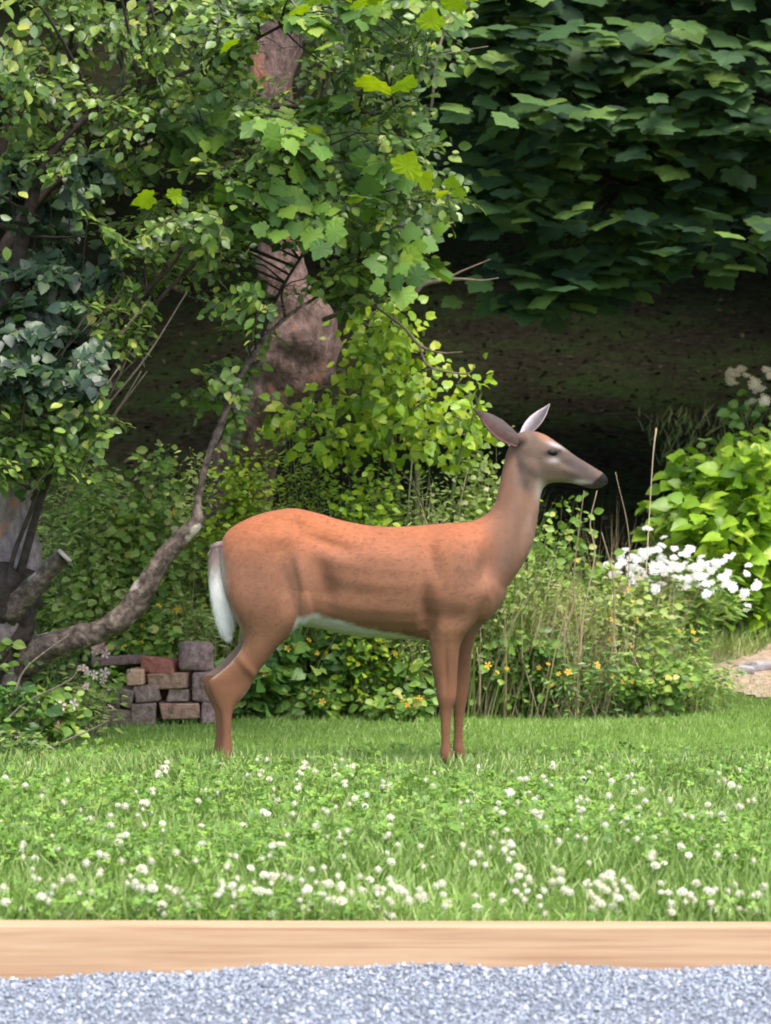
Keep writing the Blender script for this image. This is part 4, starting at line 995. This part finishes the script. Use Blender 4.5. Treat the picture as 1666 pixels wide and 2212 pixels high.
torso = [(478, 1170, 476, 1230, .035), (490, 1149, 488, 1285, .08), (515, 1130, 512, 1325, .11), (555, 1112, 555, 1345, .135), (600, 1101, 600, 1352, .148), (640, 1098, 640, 1352, .15), (690, 1109, 690, 1358, .15), (740, 1124, 740, 1370, .165), (800, 1135, 800, 1377, .18),
         (860, 1138, 860, 1380, .18), (915, 1134, 915, 1383, .165), (960, 1130, 960, 1382, .15), (1000, 1128, 1002, 1372, .135), (1038, 1126, 1042, 1350, .115), (1066, 1150, 1070, 1325, .09), (1084, 1195, 1086, 1300, .055), (1092, 1230, 1093, 1284, .03)]
neck = [(985, 1136, 1060, 1325, .115), (1022, 1125, 1092, 1275, .10), (1052, 1110, 1126, 1226, .082), (1069, 1086, 1150, 1180, .068), (1078, 1050, 1162, 1120, .060), (1086, 1012, 1167, 1080, .056), (1095, 975, 1174, 1055, .055), (1108, 950, 1190, 1042, .050)]
head = [(1104, 952, 1110, 985, .022), (1114, 938, 1128, 1015, .042), (1132, 932, 1152, 1040, .054), (1153, 931, 1172, 1046, .060), (1176, 938, 1188, 1044, .063), (1197, 951, 1204, 1042, .060), (1220, 967, 1223, 1043, .048), (1244, 985, 1244, 1046, .038), (1267, 999, 1263, 1052, .032), (1288, 1012, 1280, 1056, .030), (1303, 1021, 1297, 1054, .027), (1312, 1031, 1308, 1048, .017)]


def hind(dxs, off):
    L = [(560, 1150, 640, 1150, .02, .06), (520, 1168, 672, 1166, .055, .066), (494, 1200, 688, 1192, .08, .07), (486, 1260, 684, 1265, .085, .078), (502, 1318, 662, 1330, .075, .082), (524, 1360, 628, 1370, .058, .085), (526, 1392, 602, 1395, .046, .088), (506, 1422, 580, 1424, .036, .09), (478, 1448, 558, 1452, .029, .09), (454, 1466, 544, 1480, .025, .09),
         (456, 1488, 530, 1500, .024, .09), (466, 1513, 513, 1520, .020, .09), (480, 1545, 504, 1546, .0155, .09), (482, 1590, 504, 1590, .0145, .09), (478, 1622, 506, 1622, .019, .09), (480, 1642, 508, 1642, .018, .09)]
    return [(a + dxs * max(0, min(1, (b - 1330) / 90)), b, c + dxs * max(0, min(1, (b - 1330) / 90)), d, w, o * off) for a, b, c, d, w, o in L]


fnear = [(970, 1165, 1020, 1168, .015, -.08), (940, 1195, 1045, 1205, .045, -.085), (918, 1270, 1055, 1280, .062, -.085), (920, 1335, 1022, 1345, .055, -.085), (928, 1385, 995, 1385, .043, -.08), (932, 1440, 988, 1440, .035, -.08), (940, 1480, 986, 1482, .029, -.08), (943, 1505, 984, 1505, .0285, -.08), (949, 1532, 976, 1532, .020, -.08), (951, 1562, 973, 1562, .017, -.08), (952, 1600, 972, 1600, .016, -.08), (949, 1622, 976, 1622, .02, -.08), (953, 1643, 980, 1643, .018, -.08)]
ffar = [(980, 1165, 1030, 1168, .015, .08), (960, 1195, 1070, 1205, .045, .085), (950, 1270, 1080, 1280, .06, .085), (962, 1335, 1052, 1340, .052, .085), (972, 1385, 1026, 1385, .042, .08), (972, 1440, 1018, 1440, .034, .08), (974, 1485, 1015, 1487, .029, .08), (977, 1515, 1011, 1515, .027, .08), (980, 1540, 1006, 1540, .021, .08), (981, 1562, 1003, 1562, .017, .08), (981, 1600, 1002, 1600, .016, .08), (979, 1622, 1005, 1622, .02, .08), (983, 1643, 1009, 1643, .018, .08)]

gd = Geo()
for sec, ex, of in ((torso, 2.25, 0), (neck, 2.1, 0), (head, 2.25, 0), (hind(0, -1), 2.2, 0), (hind(-19, 1), 2.2, 0), (fnear, 2.2, 0), (ffar, 2.2, 0)):
    V, F_ = loft(sec, 28, ex); gd.add(V, F_)


def blob(dx, dy, rx, rz, off, ry, rot=0):
    """ellipsoid for a muscle or bone, radii in picture units / metres"""
    c = dp(dx, dy, off); V = []; F_ = []; a, b = 16, 10
    for i in range(b + 1):
        ph = math.pi * i / b
        for k in range(a):
            th = 2 * math.pi * k / a; x = math.sin(ph) * math.cos(th) * rx * K; y = math.sin(ph) * math.sin(th) * ry; z = math.cos(ph) * rz * K
            V.append(c + np.array([x * math.cos(rot) - z * math.sin(rot), y, x * math.sin(rot) + z * math.cos(rot)]))
    for i in range(b):
        for k in range(a): F_.append((i * a + k, (i + 1) * a + k, (i + 1) * a + (k + 1) % a, i * a + (k + 1) % a))
    gd.add(V, F_)


for s in (-1, 1):
    blob(985, 1255, 62, 105, s * .085, .062, -.25)      # shoulder
    blob(1030, 1290, 42, 55, s * .055, .06)             # breast
    blob(600, 1240, 85, 100, s * .075, .085, .2)        # haunch
    blob(660, 1290, 28, 60, s * .10, .045, -.15)        # stifle
    blob(1198, 968, 16, 10, s * .047, .014, -.3)        # brow
    blob(1150, 1008, 27, 26, s * .040, .022)            # cheek
    blob(1124, 947, 16, 13, s * .040, .018)             # ear base
    blob(1189, 978, 17, 9, s * .046, .012)              # eye bulge
body_me = gd.build('body_tmp', None).data
tmp = bpy.data.objects['body_tmp']
md = tmp.modifiers.new('r', 'REMESH'); md.mode = 'VOXEL'; md.voxel_size = .0058; md.use_smooth_shade = True
m2 = tmp.modifiers.new('s', 'SMOOTH'); m2.factor = .5; m2.iterations = 9
bpy.context.view_layer.update()
ev = tmp.evaluated_get(bpy.context.evaluated_depsgraph_get()); bme = bpy.data.meshes.new_from_object(ev)
bpy.data.objects.remove(tmp)
nv = len(bme.vertices); co = np.zeros(nv * 3); bme.vertices.foreach_get('co', co); co = co.reshape(-1, 3)
no = np.zeros(nv * 3); bme.vertices.foreach_get('normal', no); no = no.reshape(-1, 3)
U = co[:, 0] / K + 833; W = HY - (co[:, 2] - CH) / K           # side-view coordinates of every vertex
side = np.abs(no[:, 1])
# hollows and ridges: (dx, dy, rx, rz, rot, amount in m)
relief = [(652, 1122, 16, 12, 0, .010), (715, 1172, 55, 18, .35, -.012), (694, 1235, 22, 50, -.25, -.010), (706, 1285, 20, 40, .35, -.008), (655, 1250, 16, 70, -.12, .012), (625, 1270, 18, 55, -.15, -.008), (590, 1160, 70, 22, -.25, .008), (930, 1200, 16, 42, -.25, -.008), (917, 1300, 12, 62, .08, -.010),
          (925, 1330, 16, 50, 0, -.012), (960, 1180, 26, 40, .3, .008), (1012, 1195, 26, 60, .3, .007), (1052, 1220, 18, 60, .25, -.012), (975, 1330, 45, 24, 0, -.008), (1050, 1270, 22, 30, 0, .010), (800, 1200, 90, 30, 0, .006), (770, 1280, 110, 20, .1, -.005), (1120, 1010, 12, 42, -.2, -.008),
          (1105, 1120, 15, 60, .1, .006), (1130, 1140, 9, 60, .1, -.006), (962, 1440, 5, 45, 0, -.005), (540, 1440, 9, 45, -.7, .004), (1215, 1000, 20, 8, .5, -.004), (1235, 1020, 26, 8, .4, .003), (1290, 1030, 12, 8, .5, .002), (540, 1240, 30, 50, .2, -.006)]
dsp = np.zeros(nv)
for dx, dy, rx, rz, rot, amt in relief:
    a, b = U - dx, W - dy; x = a * math.cos(rot) + b * math.sin(rot); z = -a * math.sin(rot) + b * math.cos(rot)
    dsp += (1.7 if dx < 1080 else 1.3) * amt * np.exp(-(x / rx) ** 2 - (z / rz) ** 2)
ribs = np.exp(-((U - 810) / 80) ** 2 - ((W - 1255) / 60) ** 2) * np.sin((U + .25 * W) * .21) * .0008
co2 = co + no * ((dsp + ribs) * np.clip(side * 1.4, 0, 1))[:, None]
bme.vertices.foreach_set('co', co2.ravel())
bme.update(); no2 = np.zeros(nv * 3); bme.vertices.foreach_get('normal', no2); no2 = no2.reshape(-1, 3)


def sm(a, b, x):
    t = np.clip((x - a) / (b - a), 0, 1); return t * t * (3 - 2 * t)


def mixc(c, col, w): return c * (1 - w[:, None]) + np.array(col) * w[:, None]


def nzv(s, seed=0):
    return np.array([mnoise.fractal(Vector((p[0] * s + seed, p[1] * s, p[2] * s)), 1.0, 2.0, 3) for p in co])


def gauss(dx, dy, rx, ry, rot=0):
    a, b = U - dx, W - dy; x = a * math.cos(rot) + b * math.sin(rot); z = -a * math.sin(rot) + b * math.cos(rot)
    return np.exp(-(x / rx) ** 2 - (z / ry) ** 2)


n1 = nzv(9); n2 = nzv(38, 5)
c = np.tile(np.array([.34, .150, .082]), (nv, 1))                                # rust coat
c = mixc(c, (.49, .160, .060), np.clip(sm(1235, 1120, W) * sm(1080, 1010, U), 0, 1) * .85)   # richer red on the back
c = mixc(c, (.235, .115, .056), sm(1230, 1350, W) * .8)  # duller low flank: shade below the top light put into the coat
c = mixc(c, (.22, .105, .062), (gauss(555, 1260, 55, 60) + gauss(712, 1235, 26, 45, .3) * .7 + gauss(970, 1310, 55, 35) + gauss(920, 1310, 9, 50) * .8) * .4)  # shade of the haunch, flank and shoulder hollows put into the coat colour
c = mixc(c, (.38, .19, .12), (gauss(640, 1260, 22, 60, -.15) + gauss(1010, 1235, 24, 45)) * .5)                          # lighter ridges: highlights of haunch and shoulder put into the coat colour
c = mixc(c, (.235, .105, .052), sm(1370, 1430, W) * .85)                          # legs
nkm = sm(1040, 1100, U) * sm(1265, 1200, W)
c = mixc(c, (.29, .165, .105), nkm * .7)
c = mixc(c, (.20, .125, .092), gauss(1112, 1110, 10, 55, .05) * .55)
c = mixc(c, (.36, .235, .18), gauss(1142, 1130, 12, 55, .1) * .6)
c = mixc(c, (.20, .13, .10), gauss(1085, 1215, 18, 45, .5) * .5)   # grey front of the neck
hd = sm(1092, 1125, U) * sm(1090, 1030, W)
c = mixc(c, (.185, .125, .09), hd * .95)
c = mixc(c, (.11, .082, .072), np.clip(gauss(1248, 1008, 50, 18, .6) * 1.2, 0, 1) * hd)                # grey bridge
c = mixc(c, (.42, .19, .10), gauss(1178, 945, 24, 9, .5) * .9 * hd)              # red forehead
c = mixc(c, (.13, .09, .07), gauss(1154, 948, 7, 9) * .6 * hd)
c = mixc(c, (.11, .08, .065), gauss(1121, 1005, 7, 42, -.2) * .75)                # dark contour painted in the crease between head and neck
c = mixc(c, (.10, .07, .055), gauss(1136, 1044, 9, 16) * .8)
c = mixc(c, (.10, .075, .06), gauss(1115, 958, 13, 6) * .7)
c = mixc(c, (.50, .44, .41), np.clip(gauss(1199, 962, 18, 4.5, .38) * 1.2, 0, 1) * hd)                  # pale brow
c = mixc(c, (.50, .44, .41), gauss(1194, 994, 13, 6) * .9 * hd)                  # pale under the eye
c = mixc(c, (.06, .04, .04), np.clip(gauss(1189, 979, 17, 7) * 1.5, 0, 1) * hd)
c = mixc(c, (.60, .54, .50), np.clip(gauss(1252, 1041, 15, 5, .1) * 1.3, 0, 1) * hd)           # white lip band
c = mixc(c, (.55, .50, .46), gauss(1235, 1046, 45, 5) * .8 * hd)
c = mixc(c, (.55, .47, .40), gauss(1168, 1062, 12, 26) * .85)                    # pale throat patch
c = mixc(c, (.40, .28, .20), gauss(1200, 1033, 38, 8, .1) * .6 * hd)
blk = np.clip(np.maximum(sm(1278, 1286, U + (W - 1040) * 1.1), np.clip(gauss(1274, 1053, 24, 6) * 2.2, 0, 1)) * sm(1000, 1022, W) * hd, 0, 1)
c = mixc(c, (.010, .008, .009), blk)
# white belly with a soft wavy edge
bl = np.interp(U, [600, 645, 681, 728, 774, 813, 915, 935], [1420, 1332, 1324, 1335, 1348, 1355, 1376, 1400])
wb = sm(-5, 6, W - bl + n1 * 9 + n2 * 4) * (U > 628) * (U < 930) * (W < 1420) * sm(.75, .3, (W > 1362) * 0)
c = mixc(c, (.62, .62, .53), np.clip(wb, 0, 1))
# pale back of the thigh and inside of the legs
Yo = co[:, 1] - D0
inner = np.clip(-np.sign(Yo) * no[:, 1], 0, 1) * (W > 1370)
c = mixc(c, (.58, .50, .38), sm(.35, .8, inner) * .9 * (U < 981) * (U > 900) * (W > 1510))
edge = np.interp(W, [1290, 1330, 1360, 1400, 1430, 1470], [488, 515, 524, 522, 500, 452])
c = mixc(c, (.58, .50, .38), sm(9, 1, U - edge) * (W > 1290) * (W < 1462) * (U < 560) * .3)
fe = np.interp(W, [1375, 1400, 1430, 1480, 1520], [632, 605, 582, 548, 516])
c = mixc(c, (.55, .50, .42), sm(9, 1, fe - U) * (W > 1378) * (W < 1510) * (U > 480) * (U < 660) * .8)
c = mixc(c, (.62, .56, .45), gauss(480, 1225, 9, 60, -.15) * .8)                  # rump rim by the tail
c = c * np.array([.80, .785, .80]) * (.96 + .1 * (hd * sm(.35, .5, c[:, 1])) + .0)[:, None] * (1 + .11 * n1 + .05 * n2)[:, None]
c = np.clip(c, .008, .9); rgba = np.concatenate([c, np.ones((nv, 1))], 1)
a_ = bme.attributes.new('coat', 'FLOAT_COLOR', 'POINT'); a_.data.foreach_set('color', rgba.astype(np.float32).ravel())


def fur_mat(name, rough=.75):
    m, t, out = new_mat(name)
    at = N(t, 'ShaderNodeAttribute', attribute_name='coat')
    geo = N(t, 'ShaderNodeNewGeometry'); mp = N(t, 'ShaderNodeMapping'); mp.inputs['Scale'].default_value = (55, 160, 160); t.links.new(geo.outputs['Position'], mp.inputs['Vector'])
    nz = N(t, 'ShaderNodeTexNoise', Scale=1.6, Detail=5.0, Roughness=.7); t.links.new(mp.outputs[0], nz.inputs['Vector'])
    mr = N(t, 'ShaderNodeMapRange'); mr.inputs['To Min'].default_value = .82; mr.inputs['To Max'].default_value = 1.18; t.links.new(nz.outputs['Fac'], mr.inputs['Value'])
    mu = N(t, 'ShaderNodeVectorMath', operation='SCALE'); t.links.new(at.outputs['Color'], mu.inputs[0]); t.links.new(mr.outputs[0], mu.inputs['Scale'])
    bs = N(t, 'ShaderNodeBsdfPrincipled', Roughness=rough); bs.inputs['Specular IOR Level'].default_value = .2
    bs.inputs['Sheen Weight'].default_value = .07; bs.inputs['Sheen Roughness'].default_value = .5
    t.links.new(mu.outputs[0], bs.inputs['Base Color'])
    b = N(t, 'ShaderNodeBump', Strength=.35, Distance=.004); t.links.new(nz.outputs['Fac'], b.inputs['Height']); t.links.new(b.outputs[0], bs.inputs['Normal'])
    t.links.new(bs.outputs[0], out.inputs[0]); return m


M['fur'] = fur_mat('deer_coat'); bme.materials.clear(); bme.materials.append(M['fur'])
bme.polygons.foreach_set('use_smooth', [True] * len(bme.polygons))
deer = empty('deer', (dp(740, 0)[0], D0, 0), 'rust brown doe standing side on in the lawn with its head to the right', 'deer')
base = np.array(deer.location)
bme.vertices.foreach_set('co', (co2 - base).ravel()); bme.name = 'body'
link('body', bme, deer)

# fur: short flat hairs lying along the coat
def hairs(src, nrm, cols, n, length, width, lift, flow, name, jitter=.25):
    idx = RNG.integers(0, len(src), n); p = src[idx] + RNG.normal(size=(n, 3)) * .0012; nn = nrm[idx]
    f = flow[idx] + RNG.normal(size=(n, 3)) * jitter; f = unit(f - nn * np.sum(f * nn, 1, keepdims=True)); d = unit(f + nn * lift)
    sd_ = np.cross(d, nn); L = (length[idx] * RNG.uniform(.6, 1.2, n))[:, None]
    p = p - nn * .0015
    V = np.stack([p - sd_ * width / 2, p + sd_ * width / 2, p + d * L], 1).reshape(-1, 3)
    cc = cols[idx] * RNG.uniform(.93, 1.09, (n, 1)); cc[:, 3] = 1
    C3 = np.repeat(cc, 3, axis=0)
    me = mesh_np(name, V - base, np.arange(3 * n), np.full(n, 3), M['fur'], col=C3)
    return tag(link(name, me, deer), kind='stuff')


flow = np.tile(np.array([-1.0, 0, -.35]), (nv, 1))
flow[W > 1370] = [-.1, 0, -1]; nk = (U > 1040) & (W < 1230); flow[nk] = [-.35, 0, -1]; hm = (hd > .5); flow[hm] = [-1, 0, .25]
Lh = np.full(nv, .012); Lh[hm] = .006; Lh[W > 1400] = .007; Lh[(W > 1335) & (U > 640) & (U < 925) & (W < 1400)] = .02
Lh[blk > .3] = .001; Lh[(gauss(1190, 979, 20, 9) > .3) & hm] = .0008
hairs(co2, no2, rgba, 130000, Lh, .0024, .10, flow, 'fur', .16)

# tail
tl = []
def tail():
    rows = [(466, 1172, 482, 1168, .012), (456, 1188, 482, 1195, .018), (452, 1215, 484, 1230, .022), (452, 1250, 490, 1262, .024), (456, 1290, 503, 1298, .026), (463, 1325, 508, 1328, .024), (473, 1355, 502, 1356, .017), (483, 1373, 493, 1373, .006)]
    V, F_ = loft(rows, 16, 2.0, -.012, 4)
    u = V[:, 0] / K + 833; w = HY - (V[:, 2] - CH) / K
    cc = np.tile(np.array([.84, .82, .76]), (len(V), 1)); 
    t = sm(1265, 1195, w + (u - 465) * .9)[:, None]; cc = cc * (1 - t) + np.array([.30, .22, .20]) * t
    cc = np.clip(cc, 0, 1); rg = np.concatenate([cc, np.ones((len(V), 1))], 1)
    me = mesh_np('tail', V - base, [i for f in F_ for i in f], [len(f) for f in F_], M['fur'], col=rg, smooth=True)
    o = link('tail', me, deer); tag(o, 'white underside tail with brown grey top')
    vn = np.zeros(len(V) * 3); me.vertices.foreach_get('normal', vn); vn = vn.reshape(-1, 3)
    fl_ = np.tile(np.array([.15, 0, -1.0]), (len(V), 1)); fl_[u > 480] += [.35, 0, 0]
    hairs(V, vn, rg, 5000, np.full(len(V), .032), .0025, .18, fl_, 'tail_hair', .18)
tail()


# ears
def ear(base_p, tip_p, wvec, width, cup, label, outer, inner, flip):
    B = dp(*base_p); T_ = dp(*tip_p); ax = T_ - B; L = np.linalg.norm(ax); ax /= L
    w = np.array(wvec, dtype=float); w -= ax * np.dot(w, ax); w /= np.linalg.norm(w); nn = np.cross(ax, w) * flip
    nu, nv_ = 18, 12; V = []; C = []
    for layer in (0, 1):
        for i in range(nu + 1):
            t = i / nu; prof = (math.sin(math.pi * min(1, t * .66 + .22)) ** 1.2) * (1 - t ** 4) ** .8 ; prof = prof if t < .98 else .02
            for j in range(nv_ + 1):
                s = j / nv_ * 2 - 1; hw = width * prof
                p = B + ax * (t * L) + w * (s * hw) + nn * (cup * prof * (s * s) - layer * .0035) + nn * (-.012 * math.sin(t * math.pi))
                V.append(p)
                if layer == 0:   # inside
                    rim = abs(s) ** 3
                    if base_p[2] < 0: e_ = max(0.0, min(1.0, (s + .05) * 2.2)); C.append((np.array(outer) * (1 - e_) + np.array((.045, .020, .017)) * e_) * (1 - .35 * (t > .85)))  # lower edge of near ear: dark inner fur and its shading, painted in
                    else: C.append(np.array(inner) * (1 - rim) + np.array([.62, .56, .55]) * rim)
                else:
                    e_ = max(0.0, min(1.0, (s * flip * -1 - .15) * 2.0)) if flip < 0 and base_p[2] < 0 else 0.0
                    C.append((np.array(outer) * (1 - e_) + np.array((.10, .05, .045)) * e_) * (1 - .35 * (t > .8)))
    F_ = []; q = nv_ + 1; off = (nu + 1) * q
    for i in range(nu):
        for j in range(nv_):
            a = i * q + j; F_.append((a, a + 1, a + q + 1, a + q)); F_.append((off + a, off + a + q, off + a + q + 1, off + a + 1))
    for i in range(nu):
        for j in (0, nv_): a = i * q + j; F_.append((a, a + q, off + a + q, off + a))
    V = np.array(V); C = np.concatenate([np.array(C) * (1 + .1 * RNG.normal(size=(len(C), 1))), np.ones((len(C), 1))], 1)
    me = mesh_np('ear', V - base, [i for f in F_ for i in f], [len(f) for f in F_], M['fur'], col=C, smooth=True)
    tag(link('ear', me, deer), label)


ear((1122, 950, -.045), (1021, 885, -.10), (.5, -.30, -1.0), .046, .026, 'near ear laid back, brown grey outside', (.075, .056, .050), (.15, .075, .065), -1)
ear((1136, 942, .045), (1190, 871, .075), (1.0, -.25, .62), .033, .022, 'far ear pricked up with its pale inside showing', (.24, .18, .16), (.11, .088, .09), -1)

# eyes, nose, nostril, hooves
def ball(name, ctr, r, mat, rot=0, lab=None):
    import bmesh
    bm = bmesh.new(); bmesh.ops.create_uvsphere(bm, u_segments=20, v_segments=12, radius=1.0)
    o = bm_obj(name, bm, mat, deer); o.location = Vector(ctr) - deer.location; o.scale = r; o.rotation_euler = (0, rot, 0)
    if lab: tag(o, lab)
    return o
def simple(name, colr, rough, coat=0.0):
    m, t, out = new_mat(name); bs = N(t, 'ShaderNodeBsdfPrincipled', Roughness=rough); nz = N(t, 'ShaderNodeTexNoise', Scale=120.0)
    rp = ramp(t, [(.3, tuple(k * .7 for k in colr)), (.7, colr)]); t.links.new(nz.outputs['Fac'], rp.inputs[0]); t.links.new(rp.outputs[0], bs.inputs['Base Color']); bs.inputs['Specular IOR Level'].default_value = .2
    bs.inputs['Coat Weight'].default_value = coat; t.links.new(bs.outputs[0], out.inputs[0]); return m
M['eye'] = simple('deer_eye', (.006, .004, .005), .45, .0); M['nose'] = simple('deer_nose', (.010, .009, .010), .5, .1); M['hoof'] = simple('hoof', (.03, .025, .02), .5)
for s in (-1, 1): ball('eye', dp(1190, 978, s * .0535), (.0215, .0105, .0125), M['eye'], .12)
ball('nose', dp(1302, 1037, 0), (.0195, .023, .0165), M['nose'], .45)
for x, y, o_ in ((497, 1656, -.09), (486, 1656, .09), (970, 1657, -.08), (999, 1657, .08)):
    V, F_ = loft([(x - 14, y - 16, x + 15, y - 16, .017), (x - 14, y - 6, x + 20, y - 4, .021), (x - 12, y + 8, x + 28, y + 8, .023)], 14, 2.4, o_, 3)
    link('hoof', mesh_np('hoof', V - base, [i for f in F_ for i in f], [len(f) for f in F_], M['hoof'], smooth=True), deer)
